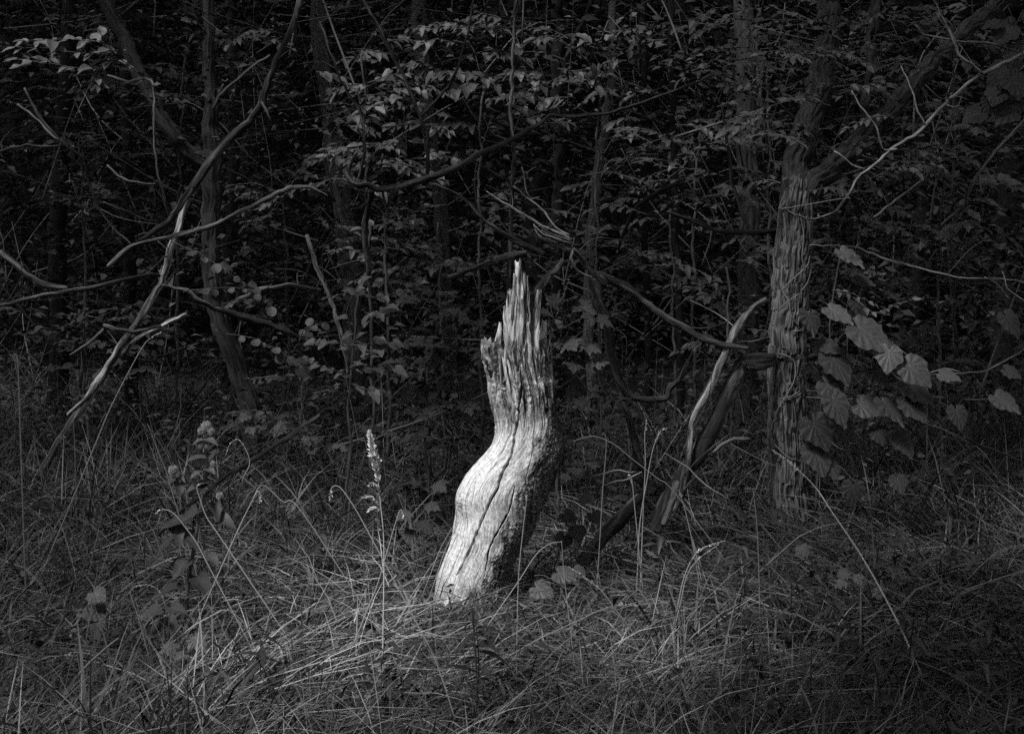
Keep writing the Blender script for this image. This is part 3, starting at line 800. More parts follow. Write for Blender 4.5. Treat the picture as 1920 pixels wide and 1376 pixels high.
stick("arching_branch", "pale streaked dead branch arching across the forked tree's trunk", [
    [(203, 500, 7.3, 5.1), (225, 478, 7.3, 6.0), (247, 462, 7.3, 5.1), (300, 450, 7.3, 5.1), (348, 438, 7.32, 6.0), (401, 421, 7.35, 6.0), (468, 388, 7.4, 6.0), (515, 365, 7.45, 6.0), (548, 352, 7.5, 5.5), (585, 351, 7.5, 4.2), (612, 370, 7.5, 2.5)]], 'dead_mid', 14, .01, tone=1.25)
stick("horizontal_branch", "long straight dead branch reaching in from the edge to the leaning pole", [
    [(-60, 588, 7.2, 5), (0, 574, 7.2, 5), (60, 558, 7.2, 5), (134, 547, 7.2, 5), (187, 537, 7.2, 5), (234, 523, 7.25, 4.5), (284, 513, 7.3, 4.5), (298, 516, 7.35, 4)],
    [(0, 470, 7.6, 9), (45, 510, 7.6, 8), (75, 530, 7.6, 7), (125, 541, 7.6, 5)]], 'dead_mid', 12, .008)
stick("kinked_branch", "short kinked dead branch crossing behind the leaning pole's middle", [
    [(131, 668, 7.4, 3.5), (165, 645, 7.4, 4), (199, 618, 7.4, 4.5), (196, 611, 7.38, 4.5), (215, 617, 7.35, 5), (250, 621, 7.4, 4.5), (300, 612, 7.4, 4)]], 'dead_mid')
stick("upper_twig", "bare forking twig in the upper corner above the horizontal branch", [
    [(43, 164, 7.3, 3), (67, 207, 7.3, 3.5), (90, 240, 7.3, 3.5), (112, 266, 7.3, 3.5), (147, 291, 7.3, 3), (190, 318, 7.3, 2.5)],
    [(33, 194, 7.3, 2.5), (55, 212, 7.3, 2.5), (77, 234, 7.3, 3), (110, 264, 7.3, 3)],
    [(-30, 294, 7.3, 2.5), (0, 283, 7.3, 3), (50, 271, 7.3, 3), (110, 274, 7.3, 2.5)],
    [(155, 288, 7.3, 3), (164, 328, 7.3, 3), (184, 385, 7.3, 2.5), (214, 428, 7.3, 2.2), (247, 458, 7.3, 2)]], 'twig_pale', 8, .003, tone=.55)
stick("upright_twig", "thin upright bare twig beside the forked tree's slanting limb", [
    [(318, 405, 7.5, 2.5), (304, 361, 7.5, 3), (292, 305, 7.5, 3.2), (289, 201, 7.5, 3), (285, 156, 7.5, 3), (270, 149, 7.5, 3), (240, 156, 7.5, 4), (200, 140, 7.5, 3)]], 'twig_pale', 8, .003, tone=.6)
stick("drooping_twig", "thin drooping twig ending at the hanging limb's foot", [
    [(191, 381, 7.5, 2.5), (225, 393, 7.5, 3), (254, 405, 7.5, 3), (294, 421, 7.5, 2)], [(201, 308, 7.55, 2.2), (220, 330, 7.55, 2.5), (241, 341, 7.55, 2.5), (291, 344, 7.55, 2)]], 'twig_pale', 8, .003, tone=.5)
stick("low_stick", "straight dead stick slanting out of the grass behind the bur plant", [
    [(300, 1000, 6.25, 4), (350, 950, 6.3, 4.5), (405, 908, 6.4, 4.5), (430, 888, 6.45, 5), (468, 868, 6.5, 5.5), (520, 832, 6.6, 5.5), (569, 798, 6.7, 5), (600, 780, 6.8, 4)]], 'dead_mid', 12, .008, ground=False, tone=.75)
stick("bent_bough", "dark bent bough with lichen running behind the small climbing leaves", [
    [(301, 535, 7.4, 3), (351, 543, 7.4, 4), (370, 560, 7.4, 5), (401, 576, 7.45, 6), (450, 593, 7.5, 7), (502, 607, 7.5, 7), (540, 622, 7.5, 6), (600, 650, 7.6, 5)],
    [(420, 583, 7.5, 5), (480, 545, 7.6, 5), (540, 537, 7.7, 5), (600, 543, 7.8, 5)]], 'bark', 12, .01)
stick("slanting_sapling", "slanting grey stem behind the trifoliate shrub", [
    [(655, 700, 8.2, 5), (640, 620, 8.2, 5), (620, 560, 8.2, 5), (600, 520, 8.2, 5), (575, 440, 8.3, 5)]], 'bark', 10, .006)

stick("curved_bough", "smooth curved bough sweeping across the upper middle with rising branches", [
    [(648, 322, 7.8, 7.6), (656, 338, 7.75, 7.6), (670, 345, 7.7, 6.8), (690, 345, 7.7, 6.8), (707, 353, 7.7, 6.8), (750, 351, 7.7, 7.2), (800, 335, 7.7, 7.6), (857, 314, 7.7, 7.2), (891, 294, 7.72, 6.8), (941, 271, 7.75, 6.4), (1008, 234, 7.8, 5.5), (1031, 217, 7.85, 4.7), (1075, 219, 7.9, 3.8), (1142, 212, 8.0, 3.4), (1208, 191, 8.1, 3.4), (1275, 167, 8.2, 3.0), (1340, 140, 8.3, 2.5)],
    [(799, 334, 7.7, 5.5), (804, 295, 7.7, 5.1), (803, 254, 7.7, 4.7), (784, 211, 7.7, 4.2), (757, 144, 7.7, 3.8), (724, 77, 7.7, 3.8), (683, 0, 7.7, 3.4), (660, -60, 7.7, 3.4)],
    [(789, 220, 7.68, 3.4), (812, 196, 7.66, 3.4), (841, 164, 7.64, 3.2), (863, 115, 7.62, 3.0), (876, 70, 7.6, 2.5), (887, 10, 7.6, 2.5), (895, -50, 7.6, 2.5)],
    [(674, 336, 7.7, 4.2), (683, 290, 7.7, 3.8), (683, 240, 7.7, 3.4), (671, 200, 7.7, 3.4), (640, 150, 7.7, 3.0), (618, 95, 7.7, 2.5), (600, 40, 7.7, 2.5)],
    [(700, 357, 7.75, 7.6), (690, 395, 7.8, 7.6), (684, 430, 7.85, 6.8), (690, 490, 7.9, 6.8), (700, 560, 8.0, 6.0)],
    [(653, 322, 7.8, 3.4), (660, 300, 7.8, 3.8), (668, 288, 7.8, 2.5)]], 'bark', 16, .005, 40, tone=.55, cat="bough", group="live boughs in the undergrowth")
stick("bright_stick", "thin bright dead stick pointing at frayed bark above the stump", [
    [(1068, 447, 7.1, 3.5), (1035, 431, 7.1, 3.2), (991, 408, 7.1, 2.8), (948, 381, 7.1, 2.2), (914, 357, 7.1, 1.4)],
    [(964, 351, 7.2, 2.2), (1001, 377, 7.2, 2.4), (1020, 398, 7.2, 2.4), (1041, 425, 7.2, 2.5), (1066, 440, 7.2, 3)],
    [(976, 312, 7.25, 1.6), (985, 335, 7.25, 1.8), (990, 358, 7.25, 1.6), (1000, 376, 7.25, 1.5)]], 'twig_pale', 8, .002, tone=1.5)
stick("frayed_bark", "frayed strips of torn pale bark hanging over the stump", [
    [(999, 420, 7.15, 1.5), (1006, 436, 7.12, 3), (1020, 449, 7.1, 4), (1050, 460, 7.1, 4.5), (1072, 466, 7.1, 5)],
    [(1003, 424, 7.1, 1.2), (1020, 440, 7.08, 2), (1045, 450, 7.08, 2.5), (1070, 457, 7.08, 3)],
    [(1010, 424, 7.1, 1.2), (1030, 437, 7.08, 2), (1050, 444, 7.08, 2.5), (1070, 450, 7.08, 3)],
    [(1014, 430, 7.05, 1), (1034, 444, 7.05, 1.8), (1056, 453, 7.05, 2)],
    [(1075, 468, 7.1, 3), (1071, 484, 7.08, 2.6), (1080, 503, 7.08, 2.2), (1095, 514, 7.1, 2), (1110, 518, 7.1, 1.5)],
    [(1072, 466, 7.1, 6), (1090, 488, 7.15, 7), (1110, 512, 7.2, 8), (1135, 530, 7.3, 7)]], 'dead', 10, .006, cat="bark", tone=.75)
stick("fallen_branch", "grey fallen branch sloping down from the frayed bark towards the furrowed tree", [
    [(1110, 512, 7.4, 8), (1168, 533, 7.4, 8), (1208, 566, 7.4, 8), (1245, 592, 7.4, 8), (1280, 612, 7.4, 8), (1313, 631, 7.4, 8), (1360, 645, 7.4, 7), (1400, 650, 7.4, 6)]], 'bark_pale', 14, .008, ground=False)
stick("hooked_stem", "dark hooked stem bending along the ground behind the stump", [
    [(1112, 520, 7.6, 12), (1122, 560, 7.6, 12), (1135, 601, 7.6, 12), (1145, 660, 7.6, 12), (1160, 712, 7.6, 11), (1185, 745, 7.6, 8), (1215, 750, 7.6, 7), (1250, 748, 7.6, 7), (1258, 728, 7.6, 7), (1278, 710, 7.6, 6), (1292, 680, 7.6, 3)],
    [(1160, 710, 7.62, 10), (1180, 790, 7.65, 9), (1200, 880, 7.7, 9)]], 'bark', 14, .008, cat="bough", group="live boughs in the undergrowth", tone=.6)
stick("slanted_log_end", "brown broken branch end slanting over the stump's tip", [
    [(807, 343, 7.9, 2.5), (840, 355, 7.9, 3), (874, 374, 7.9, 4), (907, 412, 7.85, 5), (935, 432, 7.8, 6), (961, 449, 7.8, 7), (990, 462, 7.8, 7), (1021, 475, 7.8, 5)]], 'bark', 12, .008, tone=.9)
stick("upright_sapling", "thin straight grey sapling stem rising behind the stump's tip", [
    [(955, 700, 7.9, 5.5), (955, 541, 7.9, 5.5), (957, 460, 7.9, 5.5), (960, 380, 7.9, 5), (962, 300, 7.9, 5), (958, 200, 7.9, 4.5), (962, 80, 7.9, 4), (968, -60, 7.9, 4)]], 'bark', 10, .004, cat="sapling", group="live boughs in the undergrowth", tone=.8)
stick("mossy_limb", "soft mossy limb curving up behind the stump's highest splinters", [
    [(1005, 575, 6.75, 8), (1012, 545, 6.75, 8), (1026, 522, 6.8, 9), (1040, 505, 6.85, 8), (1052, 490, 6.9, 6)]], 'bark', 12, .012, tone=.8)
stick("grey_bough", "soft grey bough under leaves, ending at the stump's tip", [
    [(840, 520, 7.7, 4), (880, 505, 7.7, 6), (925, 492, 7.7, 7), (955, 478, 7.7, 8), (985, 472, 7.7, 6)]], 'bark', 12, .01, tone=.8)
stick("dark_side_branch", "dark branch curving down behind the layered leaves in the middle", [
    [(1330, 325, 8.4, 4), (1280, 340, 8.4, 4.5), (1240, 357, 8.4, 5), (1208, 378, 8.4, 5), (1185, 400, 8.4, 5), (1172, 428, 8.4, 4), (1160, 470, 8.4, 3)]], 'bark_dark', 10, .006, group="live boughs in the undergrowth")
stick("crossing_branch", "dark branch crossing to the furrowed tree below its fork", [
    [(1260, 400, 8.0, 4), (1290, 412, 8.0, 5), (1347, 431, 7.95, 5.5), (1414, 436, 7.9, 5.5), (1456, 434, 7.85, 5)],
    [(1352, 200, 8.1, 3), (1362, 260, 8.1, 4), (1372, 334, 8.05, 4.5), (1388, 398, 8.0, 4.5), (1408, 434, 7.95, 4)]], 'bark_dark', 10, .006, group="live boughs in the undergrowth")

stick("leaning_log", "barkless pale log leaning against the furrowed tree", [
    [(1268, 960, 7.15, 7.4), (1280, 900, 7.2, 7.4), (1291, 848, 7.25, 8.2), (1296, 815, 7.28, 7.4), (1301, 784, 7.3, 8.2), (1327, 735, 7.35, 9.0), (1354, 680, 7.4, 9.0), (1372, 640, 7.42, 9.0), (1384, 612, 7.45, 9.8), (1400, 586, 7.48, 9.0), (1418, 572, 7.5, 7.4), (1436, 563, 7.52, 4.9)]], 'dead', 30, .016, 45, "log", ground=True, tone=.85)
stick("rotten_log", "thick rotten log with flaking bark below the leaning log", [
    [(1225, 1000, 7.2, 16), (1255, 930, 7.25, 18), (1285, 880, 7.3, 20), (1313, 846, 7.33, 20), (1340, 800, 7.37, 20), (1360, 750, 7.42, 18), (1378, 715, 7.46, 16), (1392, 685, 7.5, 10)],
    [(1335, 850, 7.3, 4), (1352, 834, 7.3, 5), (1374, 823, 7.3, 5), (1407, 823, 7.3, 4)]], 'dead_mid', 36, .03, 30, "log", ground=True, tone=1.3)
stick("mossy_log", "short mossy log lying in the grass beyond the stump's foot", [
    [(1090, 1060, 6.75, 16), (1125, 1015, 6.8, 17), (1150, 985, 6.85, 17), (1180, 955, 6.9, 15), (1200, 930, 6.95, 11)],
    [(1245, 985, 7.0, 8), (1258, 950, 7.05, 9), (1270, 905, 7.1, 9)]], 'bark', 24, .02, 30, "log", ground=True, tone=.8)
stick("crooked_twig", "crooked bare twig reaching towards the stump's waist", [
    [(1062, 880, 6.6, 2), (1082, 893, 6.6, 2), (1105, 894, 6.6, 2), (1135, 886, 6.6, 2.2), (1160, 880, 6.6, 2), (1190, 884, 6.6, 2)],
    [(1123, 915, 6.65, 1.6), (1145, 904, 6.6, 2), (1175, 898, 6.6, 2), (1205, 885, 6.6, 1.6)]], 'twig_pale', 7, .002, tone=1.1)
stick("thin_curving_twig", "thin curving twig in front of the hooked stem", [
    [(1272, 720, 7.3, 1.6), (1283, 690, 7.3, 1.8), (1297, 664, 7.3, 1.8), (1313, 632, 7.3, 1.5), (1340, 610, 7.3, 1.2)]], 'twig_pale', 7, .001, tone=.7)
stick("slanting_straw_twig", "bright thin twig slanting from the rotten log's foot into the grass", [
    [(1362, 936, 6.7, 1.6), (1340, 920, 6.7, 1.8), (1310, 896, 6.7, 1.9), (1280, 870, 6.7, 1.9), (1247, 849, 6.7, 1.6)]], 'straw', 6, 0, tone=.8)

stick("pale_forking_twig", "long pale forking twig crossing the furrowed tree's fork", [
    [(1461, 386, 6.6, 2.2), (1494, 401, 6.6, 2.6), (1527, 410, 6.6, 2.8), (1564, 398, 6.6, 3), (1588, 365, 6.6, 3.2), (1601, 341, 6.62, 3.4), (1621, 321, 6.65, 3.6), (1675, 281, 6.7, 4), (1731, 237, 6.75, 4.2), (1782, 187, 6.8, 4.4), (1835, 140, 6.85, 4.8), (1915, 104, 6.9, 5), (1990, 70, 7, 5)],
    [(1842, 136, 6.85, 3.2), (1815, 118, 6.8, 3.4), (1798, 104, 6.8, 3.2), (1782, 60, 6.8, 3), (1762, 27, 6.8, 2.4), (1745, -10, 6.8, 2)],
    [(1731, 235, 6.75, 2.4), (1722, 210, 6.75, 2.6), (1715, 184, 6.75, 2.4), (1693, 125, 6.75, 1.8)],
    [(1680, 280, 6.7, 2.4), (1655, 281, 6.68, 2.6), (1643, 241, 6.66, 2.6), (1621, 211, 6.65, 2.4), (1598, 171, 6.65, 1.8)],
    [(1618, 321, 6.65, 2.4), (1598, 311, 6.62, 2.4), (1580, 297, 6.6, 2.2), (1564, 286, 6.6, 1.6)],
    [(1918, 100, 6.9, 2.6), (1849, 82, 6.88, 2.8), (1782, 74, 6.85, 2.6), (1731, 64, 6.85, 2.2), (1718, 47, 6.85, 1.6)],
    [(1790, 183, 6.8, 1.6), (1760, 184, 6.78, 1.6), (1735, 160, 6.78, 1.2)]], 'twig_pale', 9, .003, tone=.85)
stick("bark_shred_twig", "brown twig rising behind the pale forking twig", [
    [(1640, 410, 7.4, 2.5), (1658, 396, 7.4, 3), (1700, 362, 7.4, 3), (1740, 328, 7.4, 2.8), (1770, 300, 7.4, 2)]], 'twig_pale', 8, .003, tone=.45)
stick("long_brown_branch", "brown branch curving down the upper edge among broad leaves", [
    [(1940, 210, 7.6, 5), (1920, 231, 7.6, 5), (1890, 262, 7.6, 5), (1859, 294, 7.6, 4.5), (1835, 325, 7.6, 4), (1822, 350, 7.6, 4), (1808, 388, 7.6, 4), (1765, 421, 7.6, 3)]], 'twig_pale', 10, .004, tone=.5)
stick("wavy_runner", "thin wavy runner stretching from the furrowed tree to the edge", [
    [(1520, 462, 7.4, 1.8), (1565, 460, 7.3, 2), (1604, 463, 7.3, 2), (1658, 485, 7.25, 2.4), (1725, 503, 7.2, 2.4), (1798, 520, 7.2, 2.2), (1849, 522, 7.2, 2), (1920, 529, 7.2, 1.8), (1960, 535, 7.2, 1.8)],
    [(1846, 522, 7.2, 1.8), (1872, 533, 7.2, 1.8), (1895, 561, 7.2, 1.5)], [(1878, 510, 7.2, 1.5), (1888, 540, 7.2, 1.5), (1920, 562, 7.2, 1.3)]], 'twig_pale', 7, .001, tone=.9)
stick("pale_edge_twig", "pale twig rising to the edge behind the lobed leaves", [
    [(1745, 701, 7.1, 1.6), (1802, 702, 7.1, 2), (1852, 692, 7.1, 2.2), (1885, 675, 7.1, 2.2), (1920, 653, 7.1, 2.2), (1960, 630, 7.1, 2)], [(1745, 698, 7.1, 1.2), (1770, 690, 7.1, 1.5), (1800, 698, 7.1, 1.5)]], 'twig_pale', 7, .001, tone=1.0)
stick("straight_bramble", "straight bramble cane slanting down under the lobed leaves to the edge", [
    [(1511, 733, 7.35, 2.6), (1588, 735, 7.3, 2.8), (1645, 751, 7.25, 3), (1708, 782, 7.2, 2.8), (1760, 803, 7.2, 2.6), (1815, 825, 7.2, 2.4), (1870, 845, 7.2, 2.4), (1940, 873, 7.2, 2.2)],
    [(1511, 745, 7.35, 2), (1590, 748, 7.3, 2), (1640, 755, 7.3, 1.8)], [(1660, 690, 7.25, 1.8), (1700, 720, 7.2, 2), (1740, 765, 7.2, 2), (1790, 820, 7.2, 1.6), (1850, 890, 7.2, 1.4)]], 'twig_pale', 8, .002, tone=.45, cat="cane")

# ------------------------------------------------------------------ leafy plants
def plant(name, label, cat, sprays, material='leaf', leaf='ovate', lsize=24, base=None, group=None, twig='twig', every=None, stem_r=3.0, droop=.08, tilt=.45, jitter=.25, seed=0, cap=140, stem_from=None, wid=1.0):
    """sprays: list of (px path [(x, y, d), ...], number of leaves, leaf size px or None)"""
    rr = random.Random(label); g = np.random.default_rng(len(label) * 7 + seed)
    s0 = sprays[0][0][0]
    if base is None: base = (s0[0], s0[1], s0[2])
    B = P(*base)
    t = thing(name, label, cat, (B[0], B[1], max(0, float(gz(B[0], B[1])))), group)
    if stem_from is not None:
        b = Buf(); V, Q, T, G = limb([(x, y, d, stem_r * f) for (x, y, d), f in zip(stem_from, np.linspace(1.2, .7, len(stem_from)))], sides=8, amp=.002, freq=60, wob=.03)
        b.add(V, Q, T, grain=G); b.obj("stem", M[twig], t)
    out = []
    for pth, nl, ls in sprays:
        if ls is None: nl = int(nl * 2.3)
        ls = ls or lsize * .86
        p = np.array([P(*q) for q in pth]); q = smooth_path(p, 24)
        b = Buf(); V, Q, T, G = tube(q, np.linspace(stem_r * .45, stem_r * .2, 24) / F * pth[0][2], 6, wob=.012, seed=rr.randrange(99)); b.add(V, Q, T, grain=G); tw_ = b.obj("twig", M[twig], t)
        for k in range(nl):
            u = .12 + .88 * (k + rr.uniform(-.3, .3)) / max(1, nl - 1)
            u = min(max(u, 0), 1); i = min(22, int(u * 23)); pos = q[i] + (q[i + 1] - q[i]) * (u * 23 - i)
            tg = q[i + 1] - q[i]; tg = tg / (np.linalg.norm(tg) + 1e-9)
            sd = np.cross(tg, (0, -.25, 1.)); sd = sd / (np.linalg.norm(sd) + 1e-9)
            sgn = 1 if k % 2 else -1
            if k == nl - 1: f = tg + g.normal(0, .15, 3)
            else: f = tg * .8 + sd * sgn * rr.uniform(.4, .9) + g.normal(0, jitter, 3)
            f = f + np.array((0, 0, -droop * rr.uniform(.3, 1.6)))
            nrm = np.array((0, -tilt, 1.)) + g.normal(0, .28, 3)
            size = ls / F * pos[1] * rr.uniform(.45, 1.1)
            out.append((pos + f / np.linalg.norm(f) * size * .12, f, nrm, size, tw_))
    out.sort(key=lambda o: -o[3])
    for pos, f, nrm, size, tw_ in out[:cap]:
        put_leaf(t, leaf, material, pos, f, nrm, size, wid=wid, under=tw_)
    rest = out[cap:]
    if rest:
        b = Buf(); leaf_mass(b, np.array([o[0] for o in rest]), np.array([o[1] for o in rest]), np.array([o[2] for o in rest]), np.array([o[3] for o in rest]), g.uniform(.8, 1.6, len(rest)))
        tag(b.obj("foliage", M['mass'], t), kind="stuff")
    return t

def fill(x0, y0, x1, y1, n, d0, d1, length, nl, seed, slope=(-.3, .3), flip=None):
    """n random sprays inside a region of the wood"""
    rr = random.Random(seed); out = []
    for k in range(n):
        x = rr.uniform(x0, x1); y = rr.uniform(y0, y1); d = rr.uniform(d0, d1)
        a = rr.uniform(*slope); sg = rr.choice((-1, 1)) if flip is None else flip
        L = length * rr.uniform(.6, 1.3)
        dd = rr.uniform(-.25, .1)
        out.append(([(x, y, d), (x + sg * L * .5, y + L * .5 * a - L * .06, d + dd * .5), (x + sg * L, y + L * a + L * .08, d + dd)], nl + rr.randrange(-1, 2), None))
    return out

GS = "leafy shrubs and saplings of the undergrowth"
plant("overhanging_bough", "bough of large pointed pale leaves in the upper corner", "bough", [
    ([(290, 165, 7.3), (225, 112, 7.2), (120, 95, 7.1), (0, 88, 7.0)], 20, 44), ([(230, 110, 7.2), (170, 128, 7.1), (90, 118, 7.0), (35, 112, 7.0)], 19, 44), ([(225, 110, 7.2), (180, 80, 7.1), (120, 75, 7.1), (50, 78, 7.0)], 17, 42), ([(225, 112, 7.2), (205, 90, 7.1), (190, 65, 7.05)], 9, 38), ([(200, 120, 7.15), (175, 150, 7.1), (190, 160, 7.1)], 7, 30)], 'leaf_pale', 'ovate', 36, group=GS, droop=.1, tilt=.55, jitter=.4)
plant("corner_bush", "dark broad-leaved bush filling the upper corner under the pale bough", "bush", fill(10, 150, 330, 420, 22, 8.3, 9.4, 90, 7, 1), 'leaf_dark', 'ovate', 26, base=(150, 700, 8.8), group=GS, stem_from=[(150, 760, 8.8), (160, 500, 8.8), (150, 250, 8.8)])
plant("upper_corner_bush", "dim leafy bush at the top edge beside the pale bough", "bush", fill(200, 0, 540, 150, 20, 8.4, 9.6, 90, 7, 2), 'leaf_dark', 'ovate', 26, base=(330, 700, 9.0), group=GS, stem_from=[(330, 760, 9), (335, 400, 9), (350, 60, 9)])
plant("round_leaved_climber", "climber with small round leaves trailing down behind the leaning pole", "climber", [
    ([(322, 452, 6.9), (380, 480, 6.85), (430, 512, 6.85), (475, 545, 6.9), (520, 585, 6.9)], 20, 23), ([(345, 545, 6.9), (400, 540, 6.85), (450, 540, 6.85), (500, 560, 6.9)], 12, 22), ([(400, 575, 6.9), (450, 560, 6.9), (490, 560, 6.9)], 7, 20)], 'leaf', 'round', 22, group=GS, tilt=.8, droop=.4)
plant("low_round_climber", "trailing stem of round leaves below the bent bough", "climber", [
    ([(425, 628, 6.9), (470, 632, 6.9), (520, 655, 6.9), (570, 690, 6.9)], 13, 24), ([(560, 640, 6.9), (575, 615, 6.9), (600, 610, 6.9)], 6, 20), ([(500, 650, 6.95), (540, 670, 6.9), (560, 680, 6.9)], 6, 22)], 'leaf', 'round', 22, group=GS, tilt=.9, droop=.5)
plant("trifoliate_shrub", "shrub with pointed leaves in threes beside the stump", "shrub", [
    ([(655, 690, 7.1), (690, 665, 7.05), (735, 640, 7.0)], 8, 30), ([(660, 660, 7.1), (630, 640, 7.1), (590, 640, 7.1)], 7, 26), ([(665, 640, 7.1), (690, 600, 7.05), (725, 575, 7.0)], 8, 28), ([(655, 690, 7.1), (690, 690, 7.05), (740, 690, 7.0)], 8, 28), ([(650, 700, 7.1), (610, 690, 7.1), (575, 672, 7.1)], 7, 24),
    ([(665, 640, 7.15), (650, 580, 7.15), (680, 525, 7.15)], 7, 24), ([(655, 720, 7.1), (690, 730, 7.0), (725, 735, 7.0)], 6, 26), ([(690, 560, 7.15), (740, 550, 7.1), (790, 530, 7.1)], 6, 24), ([(655, 650, 7.1), (700, 640, 7.0), (745, 605, 7.0)], 6, 30)], 'leaf_pale', 'cordate', 27, base=(652, 900, 7.1), group=GS, stem_from=[(652, 960, 7.1), (653, 850, 7.1), (655, 740, 7.1), (662, 640, 7.1), (672, 560, 7.12)], stem_r=2.6, tilt=.7, droop=.5)
plant("pale_leaved_shrub", "shrub with pale glossy heart-shaped leaves behind the curved bough", "shrub", fill(590, 80, 800, 340, 26, 8.2, 9.2, 80, 6, 5), 'leaf_pale', 'cordate', 26, base=(690, 800, 8.8), group=GS, stem_from=[(700, 860, 8.8), (695, 600, 8.8), (690, 350, 8.8), (680, 100, 8.8)], tilt=.6, droop=.4)
plant("bright_low_shrub", "cluster of bright small leaves just above the curved bough", "shrub", fill(650, 230, 800, 330, 14, 8.0, 8.5, 60, 6, 6), 'leaf_pale', 'ovate', 24, base=(720, 800, 8.3), group=GS, stem_from=[(730, 860, 8.3), (725, 500, 8.3), (720, 290, 8.3)], tilt=.8)
plant("drooping_leaf_shrub", "shrub of drooping curved leaves at the top beside the sapling stem", "shrub", fill(820, 20, 1010, 260, 22, 8.0, 9.0, 80, 6, 7), 'leaf', 'cordate', 29, base=(900, 800, 8.6), group=GS, stem_from=[(905, 860, 8.6), (900, 500, 8.6), (905, 150, 8.6)], droop=.55)
plant("top_edge_shrub", "shadowy shrub over the black trunk with two pale hanging leaves", "shrub", fill(1010, 40, 1250, 190, 20, 8.2, 9.4, 80, 6, 8) + [([(1060, 90, 7.6), (1085, 100, 7.6), (1105, 120, 7.6)], 4, 36)], 'leaf', 'cordate', 26, base=(1120, 800, 8.8), group=GS, stem_from=[(1130, 860, 8.8), (1120, 500, 8.8), (1125, 120, 8.8)], droop=.45)
plant("left_middle_bush", "dim bush of flat leaves between the forked tree and the slender tree", "bush", fill(440, 330, 640, 520, 18, 8.6, 9.4, 85, 6, 9), 'leaf', 'ovate', 24, base=(540, 860, 9.0), group=GS, stem_from=[(545, 900, 9), (540, 600, 9), (535, 380, 9)])
plant("centre_layered_shrub", "shrub of layered flat leaves beneath the curved bough", "shrub", fill(690, 370, 950, 520, 24, 7.9, 8.8, 95, 7, 10), 'leaf', 'ovate', 28, base=(830, 900, 8.4), group=GS, stem_from=[(835, 940, 8.4), (830, 700, 8.4), (825, 420, 8.4)], tilt=.5)
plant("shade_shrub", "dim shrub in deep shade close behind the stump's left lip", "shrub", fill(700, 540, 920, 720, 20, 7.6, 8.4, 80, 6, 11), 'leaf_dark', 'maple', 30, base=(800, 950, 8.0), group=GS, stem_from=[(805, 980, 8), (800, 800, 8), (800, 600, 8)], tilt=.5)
plant("maple_sapling", "sapling with flat lobed leaves just behind the stump's splinters", "sapling", [
    ([(1030, 640, 6.95), (1045, 590, 6.9), (1075, 575, 6.85), (1115, 590, 6.8)], 9, 40), ([(1030, 660, 6.95), (1055, 640, 6.9), (1100, 650, 6.85)], 7, 42), ([(1035, 670, 6.95), (1070, 670, 6.9), (1105, 680, 6.85)], 6, 40), ([(1040, 600, 6.95), (1035, 575, 6.95), (1060, 565, 6.9)], 4, 36)], 'leaf', 'maple', 40, base=(1040, 950, 7.0), group=GS, stem_from=[(1050, 960, 7), (1040, 800, 7), (1032, 640, 6.97)], tilt=.6)
plant("layered_tree_leaves", "spreading branches of flat dark leaves in front of the fluted trunk", "bush", fill(1150, 200, 1470, 330, 26, 8.3, 9.4, 90, 7, 13), 'leaf', 'ovate', 26, base=(1300, 900, 8.9), group=GS, stem_from=[(1310, 940, 8.9), (1300, 600, 8.9), (1310, 250, 8.9)], tilt=.5)
plant("lower_layered_shrub", "low spreading shrub of flat leaves over the fallen branch", "shrub", fill(1080, 330, 1440, 500, 26, 8.2, 9.2, 90, 7, 14), 'leaf_dark', 'ovate', 26, base=(1260, 900, 8.7), group=GS, stem_from=[(1270, 940, 8.7), (1265, 700, 8.7), (1260, 400, 8.7)], tilt=.5)
plant("dark_top_bush", "very dark bush at the top between the fluted and furrowed trees", "bush", fill(1250, 10, 1560, 190, 24, 8.4, 9.6, 90, 7, 15), 'leaf_dark', 'ovate', 27, base=(1440, 900, 9.2), group=GS, stem_from=[(1450, 940, 9.2), (1445, 500, 9.2), (1440, 80, 9.2)])
plant("pinnate_frond", "pinnate leaf of paired pale leaflets hanging before the fluted trunk", "frond", [
    ([(1440, 200, 8.0), (1415, 215, 7.95), (1385, 235, 7.9), (1360, 250, 7.9)], 14, 26), ([(1370, 250, 7.9), (1420, 250, 7.9), (1480, 245, 7.85), (1505, 252, 7.8)], 12, 22)], 'leaf_pale', 'ovate', 24, group=GS, tilt=.7)
plant("right_leafy_bush", "bush of broad mid-grey leaves below the long pale twig", "bush", fill(1620, 250, 1900, 440, 28, 7.9, 8.8, 85, 7, 17), 'leaf', 'cordate', 28, base=(1760, 900, 8.4), group=GS, stem_from=[(1765, 940, 8.4), (1760, 600, 8.4), (1770, 320, 8.4)], tilt=.6)
plant("upper_right_bush", "leafy bush behind the pale twig's fork in the upper corner", "bush", fill(1600, 10, 1900, 200, 22, 8.6, 9.4, 85, 6, 18), 'leaf_dark', 'ovate', 28, base=(1790, 900, 9.0), group=GS, stem_from=[(1795, 940, 9), (1790, 500, 9), (1790, 90, 9)])
plant("heart_leaf_vine", "vine of big heart-shaped leaves at the upper edge beyond the twig", "vine", [
    ([(1930, 60, 7.2), (1905, 100, 7.15), (1890, 140, 7.1), (1860, 180, 7.1)], 8, 58), ([(1930, 190, 7.2), (1900, 190, 7.15), (1850, 205, 7.1)], 5, 60), ([(1935, 20, 7.2), (1910, 40, 7.2), (1880, 40, 7.2)], 4, 50)], 'leaf_dark', 'lobed', 50, group=GS, tilt=.9, droop=.6)
